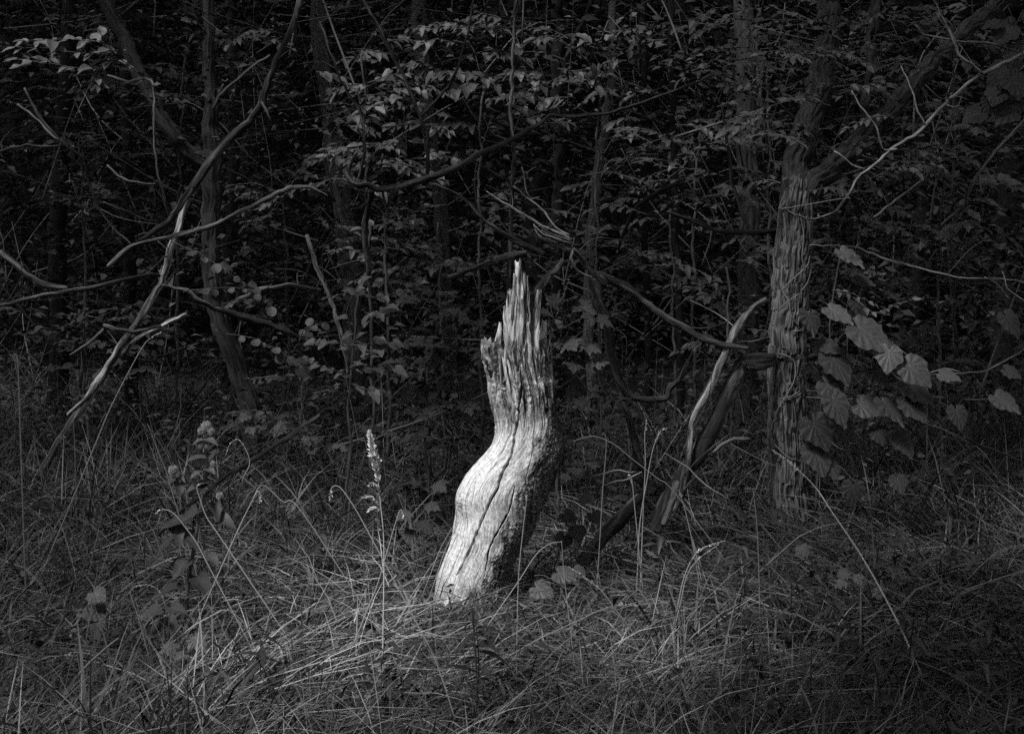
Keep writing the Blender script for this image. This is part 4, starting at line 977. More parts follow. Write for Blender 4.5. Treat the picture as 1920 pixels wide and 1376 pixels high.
plant("hanging_leaf_twig", "short twig with one pale spotted leaf beside the furrowed tree's thin limb", "twig", [
    ([(1560, 165, 7.3), (1600, 158, 7.3), (1640, 160, 7.25)], 5, 24), ([(1630, 156, 7.25), (1650, 160, 7.2), (1662, 172, 7.2)], 3, 34)], 'leaf_pale', 'ovate', 26, group=GS, tilt=.8, droop=.6)
plant("fork_leaves", "dark leaf sprays hanging over the furrowed tree's fork", "bush", fill(1420, 20, 1760, 360, 70, 7.0, 7.6, 75, 6, 41), 'leaf_dark', 'ovate', 25, base=(1530, 260, 7.6), group=GS)
plant("bright_frond", "small feathery frond of pale paired leaflets above the lobed leaves", "frond", [
    ([(1600, 560, 7.0), (1640, 585, 6.95), (1675, 572, 6.9), (1714, 560, 6.85)], 16, 20), ([(1560, 545, 7.0), (1590, 550, 6.95), (1640, 570, 6.95)], 9, 20)], 'leaf_pale', 'ovate', 19, group=GS, tilt=.9, droop=.2)
plant("small_ground_sapling", "small sapling with toothed flat leaves above the low stick", "sapling", [
    ([(440, 780, 6.9), (470, 778, 6.85), (500, 785, 6.8), (522, 795, 6.8)], 7, 26), ([(440, 790, 6.9), (480, 800, 6.85), (510, 806, 6.8)], 6, 22)], 'leaf', 'maple', 26, base=(440, 900, 6.9), group=GS, tilt=.8, stem_from=[(440, 920, 6.9), (441, 850, 6.9), (440, 780, 6.9)], stem_r=1.5)
plant("second_ground_sapling", "low sapling with toothed leaves between the low stick and seed heads", "sapling", [
    ([(560, 830, 6.9), (590, 826, 6.85), (622, 834, 6.8)], 7, 24), ([(565, 840, 6.9), (600, 840, 6.85), (640, 842, 6.8)], 6, 20)], 'leaf_dark', 'maple', 24, base=(560, 920, 6.9), group=GS, tilt=.8, stem_from=[(560, 940, 6.9), (561, 880, 6.9), (560, 830, 6.9)], stem_r=1.5)
plant("left_low_bush", "dim low bush under the horizontal dead branch", "bush", fill(10, 560, 330, 700, 22, 8.2, 9.2, 75, 7, 24), 'leaf_dark', 'round', 22, base=(160, 850, 8.6), group=GS, stem_from=[(165, 900, 8.6), (160, 750, 8.6), (150, 580, 8.6)])
plant("middle_low_bush", "dim low bush between the forked tree's foot and the trifoliate shrub", "bush", fill(480, 690, 660, 850, 18, 7.8, 8.6, 65, 6, 25), 'leaf_dark', 'ovate', 22, base=(570, 930, 8.2), group=GS, stem_from=[(575, 960, 8.2), (570, 850, 8.2), (565, 720, 8.2)])
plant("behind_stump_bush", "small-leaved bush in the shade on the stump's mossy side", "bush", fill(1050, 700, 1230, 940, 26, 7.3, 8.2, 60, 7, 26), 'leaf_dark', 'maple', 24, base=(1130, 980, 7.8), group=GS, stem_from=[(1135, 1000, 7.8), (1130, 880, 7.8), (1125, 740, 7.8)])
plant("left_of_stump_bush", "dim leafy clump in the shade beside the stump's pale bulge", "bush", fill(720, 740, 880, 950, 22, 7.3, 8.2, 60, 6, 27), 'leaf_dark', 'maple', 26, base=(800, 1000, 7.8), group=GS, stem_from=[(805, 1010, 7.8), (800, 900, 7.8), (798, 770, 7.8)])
plant("far_right_bush", "dark bush at the edge behind the thin wavy runner", "bush", fill(1740, 440, 1910, 900, 30, 8.2, 9.4, 75, 6, 28), 'leaf_dark', 'ovate', 26, base=(1820, 950, 8.8), group=GS, stem_from=[(1825, 980, 8.8), (1820, 700, 8.8), (1815, 480, 8.8)])
plant("right_mid_bush", "dim bush close beside the furrowed tree above the lobed leaves", "bush", fill(1530, 400, 1720, 560, 20, 8.1, 8.8, 70, 6, 29), 'leaf_dark', 'ovate', 25, base=(1620, 950, 8.4), group=GS, stem_from=[(1625, 980, 8.4), (1620, 700, 8.4), (1615, 430, 8.4)])
plant("log_side_bush", "dark leafy clump between the rotten log and the furrowed tree", "bush", fill(1290, 460, 1440, 700, 18, 8.2, 9.0, 60, 6, 30), 'leaf_dark', 'ovate', 24, base=(1370, 960, 8.6), group=GS, stem_from=[(1375, 980, 8.6), (1370, 750, 8.6), (1365, 500, 8.6)])

# the vine with large lobed leaves right of the furrowed tree
vine = thing("lobed_leaf_vine", "vine with large lobed leaves spilling out beside the furrowed tree", "vine", P(1540, 960, 7.3) * (1, 1, 0))
for pts in [[(1530, 960, 7.3, 2.5), (1535, 850, 7.3, 2.5), (1540, 760, 7.25, 2.5), (1560, 660, 7.15, 2.3), (1600, 620, 7.05, 2), (1680, 650, 7.0, 1.6), (1720, 680, 6.95, 1.2)], [(1545, 740, 7.25, 2), (1600, 700, 7.1, 2), (1660, 700, 7.0, 1.8), (1720, 735, 6.95, 1.5), (1800, 770, 6.95, 1.2)], [(1540, 780, 7.25, 2), (1570, 840, 7.15, 1.8), (1640, 850, 7.05, 1.5), (1700, 860, 7, 1.2)], [(1555, 660, 7.2, 1.8), (1560, 560, 7.2, 1.6), (1575, 480, 7.2, 1.4)],
            [(1720, 740, 7.0, 1.6), (1820, 750, 7.05, 1.5), (1890, 740, 7.1, 1.3)]]:
    b = Buf(); V, Q, T, G = limb(pts, sides=7, wob=.01); b.add(V, Q, T, grain=G); b.obj("stem", M['twig'], vine)
rr = random.Random(5)
for px, py, d, sz, ang, mt in [
    (1572, 466, 7.0, 62, 40, 'leaf_pale'), (1600, 478, 6.98, 40, 70, 'leaf'), (1548, 575, 6.95, 62, 30, 'leaf_pale'), (1596, 606, 6.9, 92, 35, 'leaf_pale'), (1668, 648, 6.85, 58, 100, 'leaf_pale'), (1693, 676, 6.85, 70, 45, 'leaf_pale'), (1514, 580, 7.0, 58, 80, 'leaf'),
    (1552, 660, 7.0, 78, 60, 'leaf'), (1630, 686, 6.95, 56, 50, 'leaf_pale'), (1540, 712, 6.95, 66, 45, 'leaf'), (1555, 735, 6.9, 74, 65, 'leaf_pale'), (1690, 712, 6.95, 82, 35, 'leaf'), (1650, 745, 6.92, 72, 55, 'leaf'), (1690, 742, 6.9, 70, 50, 'leaf'), (1518, 780, 7.0, 76, 65, 'leaf'), (1524, 830, 7.0, 70, 75, 'leaf'),
    (1680, 812, 6.95, 58, 60, 'leaf'), (1556, 862, 7.0, 42, 80, 'leaf'), (1790, 760, 6.95, 50, 80, 'leaf_dark'), (1862, 738, 7.0, 62, 40, 'leaf'), (1880, 585, 7.0, 60, 60, 'leaf_dark'), (1880, 690, 7.0, 40, 30, 'leaf_dark'), (1680, 890, 6.95, 40, 80, 'leaf_dark'), (1600, 560, 7.05, 44, 60, 'leaf_dark'), (1600, 520, 7.1, 44, 20, 'leaf_dark'), (1530, 640, 7.05, 60, 20, 'leaf_dark'),
    (1640, 640, 6.98, 50, 15, 'leaf'), (1600, 900, 6.95, 48, 95, 'leaf_dark'), (1760, 700, 6.98, 44, 10, 'leaf'), (1570, 780, 6.98, 60, 70, 'leaf'), (1600, 755, 7.0, 60, 15, 'leaf'), (1640, 800, 7.0, 40, 70, 'leaf_dark')]:
    a = math.radians(ang)
    f = np.array((math.cos(a), -.35 + rr.uniform(-.2, .1), -math.sin(a) * .8))
    nrm = np.array((rr.uniform(-.1, .5), -.75 + rr.uniform(-.25, .3), .8))
    put_leaf(vine, 'lobed', mt, P(px, py, d), f, nrm, sz / F * d, wid=.9)

# ------------------------------------------------------------------ bur plant and ground leaves
bp_ = thing("bur_plant", "tall leafy plant with round prickly burs in the grass", "plant", P(345, 1130, 5.7) * (1, 1, 0))
for pts in [[(350, 1200, 5.7, 4), (352, 1100, 5.7, 4), (368, 1000, 5.7, 3.6), (382, 920, 5.7, 3.4), (388, 860, 5.7, 3), (386, 806, 5.7, 2.4)], [(366, 1000, 5.7, 2.4), (345, 940, 5.68, 2.2), (326, 884, 5.66, 1.8)], [(385, 930, 5.7, 2), (405, 935, 5.68, 2), (412, 930, 5.66, 1.5)]]:
    b = Buf(); V, Q, T, G = limb(pts, sides=8, wob=.005); b.add(V, Q, T, grain=G, tone=1.6); b.obj("stem", M['twig'], bp_)
def bur(px, py, d, r):
    R = r / F * d; c = P(px, py, d); n = 150
    k = np.arange(n) + .5; ph = np.arccos(1 - 2 * k / n); th = math.pi * (1 + 5 ** .5) * k
    u = np.stack([np.cos(th) * np.sin(ph), np.sin(th) * np.sin(ph), np.cos(ph)], 1)
    b = Buf()
    for v in u:
        s = np.cross(v, (.3, .5, .8)); s = s / np.linalg.norm(s) * R * .13; s2 = np.cross(v, s)
        L = R * random.uniform(1.0, 1.35)
        b.add(np.array((c + v * R * .4 + s, c + v * R * .4 - s * .5 + s2, c + v * R * .4 - s * .5 - s2, c + v * L + np.array((0, 0, R * .1)))), T=[(0, 1, 3), (1, 2, 3), (2, 0, 3)], tone=random.uniform(.7, 1.4))
    # core
    m = 10; V = [(c + R * .75 * np.array((math.cos(2 * math.pi * a / m) * math.sin(math.pi * (e + .5) / 6), math.sin(2 * math.pi * a / m) * math.sin(math.pi * (e + .5) / 6), math.cos(math.pi * (e + .5) / 6)))) for e in range(6) for a in range(m)]
    b.add(np.array(V), Q=[(e * m + a, e * m + (a + 1) % m, (e + 1) * m + (a + 1) % m, (e + 1) * m + a) for e in range(5) for a in range(m)], tone=.8)
    b.obj("bur", M['bur'], bp_, smooth=False)
for q in [(387, 800, 5.68, 10), (379, 808, 5.66, 8), (394, 810, 5.67, 8), (376, 832, 5.66, 9), (386, 836, 5.66, 7), (384, 870, 5.66, 8), (397, 871, 5.66, 7), (325, 882, 5.64, 9), (412, 930, 5.64, 7), (332, 890, 5.64, 6)]: bur(*q)
for px, py, sz, dx, dz, dy, mt in [(384, 824, 34, -1, -.15, -.4, 'leaf_pale'), (388, 822, 34, 1, -.5, -.4, 'leaf_pale'), (385, 856, 48, -1, .0, -.5, 'leaf_pale'), (388, 876, 36, .7, -.6, -.6, 'leaf'), (376, 880, 34, -.6, -.7, -.6, 'leaf'), (384, 905, 58, -.8, -.3, -.8, 'leaf'), (372, 905, 56, .5, -.6, -.9, 'leaf_pale'), (330, 890, 40, -.3, -.8, -.6, 'leaf'), (336, 905, 44, .2, -.9, -.6, 'leaf'),
    (400, 945, 50, .4, -.8, -.6, 'leaf_pale'), (410, 968, 56, .9, -.5, -.5, 'leaf'), (370, 955, 58, -.5, -.6, -.8, 'leaf_dark'), (345, 975, 64, -.9, -.4, -.6, 'leaf'), (330, 985, 62, .3, -.8, -.6, 'leaf'), (330, 1010, 64, -.9, -.7, -.4, 'leaf_dark'), (345, 1000, 60, .7, -.7, -.5, 'leaf'), (390, 1040, 52, .6, -.6, -.6, 'leaf'), (350, 1050, 62, -.4, -.8, -.6, 'leaf_dark'), (370, 1080, 70, .5, -.6, -.7, 'leaf_dark'), (330, 1100, 70, -.8, -.4, -.6, 'leaf_dark')]:
    put_leaf(bp_, 'cordate', 'leaf' if mt == 'leaf_pale' and py > 850 else mt, P(px, py, 5.66), (dx, dy, dz * .6), (random.uniform(-.4, .4), -.35, .9), sz * .74 / F * 5.66, wid=.9)

GL = "broad leaves low in the grass"
def low_plant(name, label, leaves, d, base, mt='leaf', shape='maple'):
    t = thing(name, label, "plant", P(base[0], base[1], d) * (1, 1, 0), GL)
    rr = random.Random(label)
    for px, py, sz, ang in leaves:
        a = math.radians(ang)
        pos = P(px, py, d + rr.uniform(-.06, .06))
        b = Buf(); B = np.array((P(base[0], base[1], d)[0], d, float(gz(P(base[0], base[1], d)[0], d))))
        q = smooth_path([B, B * .4 + pos * .6 + (0, 0, .03), pos], 10)
        V, Q, T, G = tube(q, np.linspace(.0022, .0014, 10), 5); b.add(V, Q, T, grain=G, tone=1.4); b.obj("leaf_stalk", M['twig'], t)
        put_leaf(t, shape, mt, pos, (math.cos(a), -.5, -math.sin(a) * .7), (rr.uniform(-.3, .3), -.6, .8), sz / F * d)
low_plant("lobed_ground_plant", "two broad lobed leaves in the grass near the lower corner", [(172, 1108, 38, 30), (167, 1137, 46, 35), (182, 1160, 30, 80)], 5.2, (180, 1230), 'leaf', 'lobed')
low_plant("dark_ground_plant", "dark broad-leaved plant under the arching seed head", [(320, 1138, 38, 10), (300, 1142, 42, 160), (310, 1160, 42, 40), (300, 1170, 34, 120)], 5.15, (310, 1260), 'leaf_dark', 'cordate')
low_plant("spotted_ground_plant", "small pale spotted leaves near the ground below the bur plant", [(362, 1190, 42, 50), (312, 1205, 32, 60), (350, 1225, 34, 150), (330, 1240, 30, 70)], 5.0, (345, 1300), 'leaf_pale', 'maple')
low_plant("stump_foot_plant", "broad toothed leaves in the grass at the stump's mossy foot", [(1040, 1072, 44, 10), (1000, 1098, 46, 25), (1075, 1064, 32, 40)], 6.0, (1035, 1150), 'leaf', 'lobed')
low_plant("tree_foot_plant", "small pale leaves in the grass below the furrowed tree", [(1570, 1072, 30, 20), (1600, 1078, 28, 60), (1640, 1100, 30, 70), (1585, 1088, 26, 150), (1500, 1020, 30, 70)], 5.6, (1600, 1160), 'leaf_pale', 'maple')
low_plant("shade_floor_plant", "dim leaves on the ground between stump and leaning log", [(1055, 960, 34, 40), (1080, 985, 36, 80), (1090, 930, 30, 20), (1110, 960, 32, 60), (1060, 1000, 34, 100)], 6.6, (1080, 1060), 'leaf', 'lobed')
low_plant("left_shade_plant", "dim lobed leaves beside the pale stump's grassy foot", [(770, 960, 34, 150), (790, 975, 36, 60), (800, 945, 32, 20), (770, 990, 30, 100), (815, 905, 32, 40)], 6.6, (790, 1060), 'leaf_dark', 'maple')

# weeds with narrow leaves in the grass
GW = "narrow-leaved weeds in the grass"
def weed(label, px, py, d, h, n, mt='leaf', lean=0.0, sz=.11, name="narrow_leaved_weed"):
    B = P(px, py, d); B[2] = float(gz(B[0], d)); rr = random.Random(label)
    t = thing(name, label, "weed", B, GW)
    top = B + (lean * h, rr.uniform(-.1, .1), h)
    q = smooth_path([B, B * .5 + top * .5 + (rr.uniform(-.02, .02), 0, .02), top], 14)
    b = Buf(); V, Q, T, G = tube(q, np.linspace(.003, .0014, 14), 6); b.add(V, Q, T, grain=G); b.obj("stem", M['twig'], t)
    for k in range(n):
        u = .25 + .75 * k / (n - 1); i = min(12, int(u * 13)); pos = q[i] + (q[i + 1] - q[i]) * (u * 13 - i)
        a = k * 2.4 + rr.uniform(-.4, .4)
        put_leaf(t, 'lance', mt, pos, (math.cos(a), math.sin(a), rr.uniform(.0, .7)), (0, -.2, 1), sz * rr.uniform(.7, 1.2) * (1.15 - .4 * u), wid=1.2)
for q in [("leafy weed in the lower corner by the thick reed blades", 1400, 1330, 4.75, .34, 16), ("leafy weed under the long right-hand seed stalk's middle", 1560, 1250, 5.0, .36, 18), ("arching leafy weed near the lower edge beyond the long seed stalk", 1700, 1290, 4.85, .34, 18), ("dark leafy weed below the furrowed tree's foot", 1520, 1150, 5.6, .36, 18), ("tall leafy weed halfway between furrowed tree and edge", 1690, 1100, 5.7, .42, 20),
          ("narrow-leaved weed at the edge under the bramble cane", 1850, 1120, 5.7, .42, 20), ("leafy weed at the lower edge in the far corner", 1850, 1330, 4.7, .36, 18), ("upright dark weed in front of the stump's foot", 892, 1330, 4.6, .36, 16, 'leaf_dark'), ("dark weed left of the upright plantain spike at the lower edge", 720, 1340, 4.6, .3, 14, 'leaf_dark'), ("leafy weed under the trifoliate shrub's stem", 600, 1010, 6.5, .32, 14, 'leaf_dark'),
          ("dark weed at the lower edge below the bur plant", 480, 1345, 4.65, .28, 14, 'leaf_dark'), ("narrow-leaved weed in front of the rotten log's foot", 1240, 1080, 6.1, .34, 16), ("bushy weed between the drooping seed head and the tree foot", 1390, 1120, 5.8, .34, 16), ("small weed in the lower corner beside the broad curved blade", 60, 1330, 4.7, .26, 12, 'leaf_dark'), ("dark weed beyond the bright standing stalks near the edge", 1780, 1010, 6.2, .4, 18, 'leaf_dark')]:
    weed(*q)

# ------------------------------------------------------------------ grass stalks one can tell apart
GSK = "dry grass stalks and seed heads"
def stalk(label, pts, r=1.4, head=None, name="grass_stalk", tone=1.0, flare=(), d_def=5.0, headlen=None, fuzz=2.2, dens=70, mt='straw'):
    """pts (px, py, d) from the foot up; head = share of the length at the tip that carries seeds"""
    pts = [(p[0], p[1], p[2] if len(p) > 2 else d_def) for p in pts]
    foot = P(*pts[0]); rr = np.random.default_rng(len(label) * 13 + int(pts[0][0]))
    g0 = float(gz(foot[0], foot[1]))
    t = thing(name, label, "grass stalk", (foot[0], foot[1], g0), GSK)
    pl = [P(*p) for p in pts]
    if foot[2] > g0 + .03:
        dr = pl[1] - pl[0]; k_ = min((foot[2] - g0) / max(dr[2], .05), .35 / (abs(dr[0]) + 1e-6))
        pl = [np.array((foot[0] - dr[0] * k_, foot[1], g0))] + pl
    q = smooth_path(pl, 50); b = Buf()
    V, Q, T, G = tube(q, np.linspace(1.0, .45, 50) * r / F * pts[0][2], 5); b.add(V, Q, T, grain=G, tone=tone); b.obj("stem", M[mt], t)
    if head:
        b = Buf(); n = dens
        u = rr.uniform(1 - head, 1, n); i = np.minimum((u * 49).astype(int), 48)
        pos = q[i] + (q[i + 1] - q[i]) * (u * 49 - i)[:, None]
        tg = q[i + 1] - q[i]; tg /= np.linalg.norm(tg, axis=1)[:, None]
        f = tg + rr.normal(0, .35, (n, 3))
        sc = fuzz / F * pts[0][2] * np.clip(np.sin(np.clip((u - 1 + head) / head, .05, .97) * math.pi) ** .5, .6, 1)
        leaf_mass(b, pos + rr.normal(0, 1, (n, 3)) * (sc * .22)[:, None], f, rr.normal(0, 1, (n, 3)), sc * rr.uniform(2, 4, n), rr.uniform(.7, 1.3, n) * tone)
        for fx, fy, ln, dx, dy in flare:
            m = 26; s = np.linspace(0, 1, m)[:, None]
            a = P(fx, fy, pts[-1][2]); c = P(fx + dx * ln, fy + dy * ln, pts[-1][2] - .02)
            pp = a * (1 - s) + c * s + np.array((0, 0, .012)) * np.sin(s * math.pi)
            leaf_mass(b, pp + rr.normal(0, .0015, (m, 3)), np.repeat((c - a)[None], m, 0) / np.linalg.norm(c - a) + rr.normal(0, .25, (m, 3)), rr.normal(0, 1, (m, 3)), np.full(m, .016) * np.sin(np.clip(s[:, 0], .1, .95) * math.pi) ** .5, rr.uniform(.8, 1.4, m))
        b.obj("seed_head", M['seed'], t)
    return t
stalk("tall bright feathery seed head standing left of the stump", [(716, 1340, 4.75), (718, 1200, 4.8), (720, 1070, 4.85), (719, 1000, 4.85), (713, 940, 4.85), (708, 890, 4.85), (702, 860, 4.85), (693, 812, 4.85)], 1.5, .33, tone=1.6, flare=[(712, 915, 20, -1, -.15), (713, 945, 32, -1, -.35), (713, 955, 26, -.9, .25), (715, 930, 22, -.6, -.8), (716, 1000, 26, -.4, -.9)], dens=1500, fuzz=4.0, name="feathery_grass")
stalk("slanting stalk with a small drooped tip between feathery seed head and stump", [(690, 1140, 5.2), (708, 1095, 5.2), (730, 1020, 5.2), (745, 970, 5.2), (752, 955, 5.2), (757, 968, 5.2)], 1.3, .10, dens=22, fuzz=2.4)
stalk("bent stalk with a hooked hanging tip left of the feathery seed head", [(725, 1062, 5.1), (700, 1015, 5.1), (670, 960, 5.1), (645, 922, 5.1), (632, 911, 5.1), (622, 915, 5.1), (618, 935, 5.1)], 1.4, .14, dens=26, fuzz=2)
stalk("long stalk with slender seed head crossing the grass below the furrowed tree", [(1755, 1330, 4.8), (1690, 1180, 4.9), (1620, 1050, 5.0), (1560, 960, 5.05), (1530, 915, 5.1), (1490, 875, 5.1), (1450, 845, 5.1)], 2.0, .25, dens=120, fuzz=2.4, tone=1.5)
stalk("drooping bunched seed head bowing over the grass below the rotten log", [(1270, 1140, 5.4), (1282, 1085, 5.4), (1300, 1045, 5.4), (1325, 1024, 5.4), (1360, 1014, 5.4)], 1.8, .5, dens=80, fuzz=2.2)
stalk("second stem of the bowing seed head, lower and shorter", [(1275, 1135, 5.35), (1288, 1080, 5.35), (1310, 1048, 5.35), (1345, 1022, 5.35)], 1.6, .4, dens=40, fuzz=1.8)
stalk("pale seed head lying across the grass at the stump's foot", [(950, 1232, 5.0), (1010, 1198, 5.0), (1080, 1165, 5.0), (1130, 1142, 5.0), (1170, 1133, 5.0), (1195, 1136, 5.0)], 1.6, .32, dens=70, fuzz=2.0, tone=.8)
stalk("short thick seed head leaning beside the broad toothed leaves", [(1160, 1150, 5.3), (1130, 1110, 5.3), (1100, 1085, 5.3), (1066, 1062, 5.3)], 1.6, .5, dens=60, fuzz=2.2, tone=.8)
stalk("bent stalk forming an arch against the stump's dark foot", [(920, 1165, 5.2), (972, 1090, 5.2), (1005, 1040, 5.2), (1030, 1020, 5.2), (1054, 1015, 5.2)], 1.4)
stalk("straight upright stalk against the stump's mossy side", [(969, 1235, 5.1), (972, 1090, 5.1), (980, 1000, 5.1), (986, 950, 5.1), (988, 930, 5.1)], 1.3, .12, dens=18, fuzz=1.8)
stalk("stalk falling from the arch's tip down into the grass", [(1065, 1140, 5.15), (1058, 1080, 5.15), (1053, 1015, 5.15)], 1.1)
stalk("long thin dry stalk with bent tip beside the leaning pole", [(174, 845, 6.2), (205, 770, 6.2), (240, 700, 6.2), (268, 650, 6.2), (285, 632, 6.2), (304, 622, 6.2)], 1.6, .25, dens=34, fuzz=1.8, tone=.8)
stalk("looped dry blade standing at the edge beneath the horizontal branch", [(37, 770, 6.0), (35, 710, 6.0), (33, 675, 6.0), (29, 664, 6.0), (27, 674, 6.0), (32, 700, 6.0)], 1.6, tone=.7)
stalk("arching seed spray curving above the low stick", [(440, 960, 5.8), (455, 900, 5.8), (468, 870, 5.8), (462, 845, 5.8), (446, 824, 5.8), (430, 835, 5.8), (423, 855, 5.8)], 1.2, .45, dens=36, fuzz=1.4, tone=.8)
stalk("pale curved stalk rising through the bur plant's leaves", [(415, 1010, 5.4), (388, 970, 5.4), (375, 935, 5.4), (369, 915, 5.4), (373, 908, 5.4)], 1.5, .15, dens=18, fuzz=1.6)
stalk("long stalk slanting from bur plant down to the matted straw", [(392, 1062, 5.2), (370, 1020, 5.2), (345, 985, 5.2), (325, 962, 5.2), (305, 955, 5.2), (292, 962, 5.2)], 1.4, .25, dens=26, fuzz=1.5)
stalk("straight thin stalk left of the bur plant's topmost bur", [(325, 930, 5.9), (310, 880, 5.9), (292, 835, 5.9), (277, 795, 5.9)], 1.2, tone=.6)
stalk("hooked stalk with nodding tip right of the bur plant", [(430, 1030, 5.4), (450, 985, 5.4), (470, 945, 5.4), (482, 922, 5.4), (488, 926, 5.4), (487, 942, 5.4)], 1.3, .15, dens=20, fuzz=1.6)
stalk("bent stalk with a sharp peak right of the nodding tip", [(570, 965, 5.5), (530, 940, 5.5), (492, 910, 5.5), (470, 945, 5.45), (440, 1010, 5.4)], 1.1, tone=.8)
stalk("arching feathery seed head near the lower left leaves", [(275, 1215, 5.0), (262, 1165, 5.0), (250, 1130, 5.0), (245, 1108, 5.0), (258, 1098, 5.0), (285, 1098, 5.0), (304, 1117, 5.0), (313, 1150, 5.0)], 1.5, .62, dens=90, fuzz=1.5, tone=.6)
stalk("dry panicle hanging in front of the arching feathery head", [(400, 1370, 4.7), (340, 1280, 4.75), (290, 1215, 4.8), (268, 1172, 4.8), (254, 1122, 4.8)], 1.6, .32, dens=60, fuzz=2, tone=.55)
stalk("long low stalk with pale seed head near the lower corner", [(30, 1280, 4.8), (70, 1250, 4.8), (110, 1232, 4.8), (150, 1222, 4.8), (190, 1235, 4.8)], 1.6, .55, dens=70, fuzz=1.8, tone=.6)
stalk("broad curved blade rising from the lower edge near the corner", [(80, 1380, 4.5), (110, 1320, 4.5), (150, 1262, 4.5), (190, 1222, 4.5), (222, 1196, 4.5)], 3.6, tone=.55, name="reed_blade")
stalk("thick pale reed blade leaning from the lower edge beside the centre", [(1200, 1385, 4.4), (1240, 1325, 4.4), (1280, 1270, 4.4), (1312, 1228, 4.4)], 3.2, tone=.85, name="reed_blade")
stalk("second reed blade crossing close beside the thick pale one", [(1215, 1385, 4.4), (1250, 1335, 4.4), (1295, 1290, 4.4), (1358, 1198, 4.4)], 2.2, tone=.75, name="reed_blade")
stalk("tall ragged seed spike rising before the rotten log", [(1196, 1060, 6.2), (1200, 980, 6.2), (1215, 890, 6.2), (1225, 840, 6.2), (1238, 810, 6.2), (1250, 803, 6.2)], 1.5, .32, dens=44, fuzz=1.8, tone=.8)
stalk("tallest thin spike among dead stems beside the mossy log", [(1203, 1040, 6.3), (1206, 960, 6.3), (1210, 870, 6.3), (1209, 820, 6.3), (1212, 788, 6.3)], 1.4, .2, dens=30, fuzz=1.7, tone=.85)
stalk("nodding seed stalk between the dead stems and the rotten log", [(1196, 1010, 6.25), (1190, 950, 6.25), (1185, 900, 6.25), (1180, 890, 6.25), (1186, 910, 6.25)], 1.4, .3, dens=22, fuzz=1.7, tone=.7)
stalk("thin bent stalk with hooked tip beside the stump's mossy waist", [(1126, 990, 6.3), (1130, 920, 6.3), (1136, 850, 6.3), (1136, 820, 6.3), (1131, 812, 6.3), (1128, 816, 6.3)], 1.0, tone=.6)
stalk("long arching thin stalk above the crooked twig", [(1270, 930, 6.3), (1230, 895, 6.3), (1185, 860, 6.3), (1150, 832, 6.3), (1115, 818, 6.3), (1090, 822, 6.3), (1074, 828, 6.3)], 1.1, tone=.6)
stalk("ragged seed stalk standing right of the rotten log's foot", [(1304, 1050, 6.0), (1295, 1000, 6.0), (1283, 950, 6.0), (1278, 935, 6.0), (1273, 918, 6.0)], 1.4, .3, dens=30, fuzz=1.8, tone=.7)
stalk("upright thin stalk before the furrowed tree's shaded foot", [(1424, 1115, 5.6), (1422, 1040, 5.6), (1418, 970, 5.6), (1412, 920, 5.6)], 1.3, tone=.75)
stalk("arched blade curving over before the furrowed tree's foot", [(1470, 1030, 5.8), (1510, 1000, 5.8), (1550, 985, 5.8), (1592, 979, 5.8)], 1.5, tone=.6)
stalk("long sagging stalk lying over the grass in the lower right", [(1370, 1180, 4.9), (1420, 1200, 4.9), (1480, 1240, 4.9), (1560, 1300, 4.9), (1660, 1376, 4.7)], 1.7, tone=.6)
stalk("nearly level stalk lying below the long seed stalk's middle", [(1470, 1220, 4.9), (1560, 1224, 4.9), (1650, 1234, 4.9), (1760, 1245, 4.9)], 1.5, tone=.55)
stalk("soft furry seed head arching in the dark grass at lower right", [(1640, 1235, 4.95), (1660, 1205, 4.95), (1620, 1175, 4.95), (1590, 1166, 4.95), (1555, 1170, 4.95), (1530, 1190, 4.95)], 1.6, .6, dens=80, fuzz=1.7, tone=.45)
stalk("jointed pale stalk reaching in from the edge at middle right", [(1960, 1062, 5.3), (1920, 1070, 5.3), (1870, 1085, 5.3), (1820, 1102, 5.3)], 2.2, tone=.6)
stalk("upper curved stalk reaching in from the edge", [(1960, 1010, 5.5), (1920, 1021, 5.5), (1880, 1030, 5.5), (1850, 1050, 5.5), (1815, 1085, 5.5)], 1.6, tone=.6)
stalk("thin tall stalk near the far edge with a wispy head", [(1925, 1115, 5.5), (1900, 1040, 5.5), (1870, 985, 5.5), (1845, 950, 5.5)], 1.3, .3, dens=28, fuzz=1.5, tone=.5)
stalk("dark plantain spike upright before the stump's foot", [(894, 1376, 4.5), (894, 1280, 4.5), (890, 1200, 4.5), (886, 1140, 4.5)], 2.4, .35, dens=160, fuzz=1.6, tone=.16, name="plantain_spike")
stalk("thin stalk rising from the matted straw below the feathery head", [(700, 1200, 4.9), (695, 1150, 4.9), (690, 1085, 4.9), (686, 1060, 4.9)], 1.2, tone=.9)
for k, (x0, y0, x1, y1) in enumerate([(815, 1090, 862, 975), (822, 1100, 858, 1000), (806, 1080, 850, 985)]):
    stalk(("longest", "middle", "shortest")[k if k < 2 else 2] + " of three straight stalks leaning on the stump's pale foot", [(x0, y0, 6.05), ((x0 + x1) / 2 - 4, (y0 + y1) / 2, 6.1), (x1, y1, 6.15)], 1.2, tone=.6)

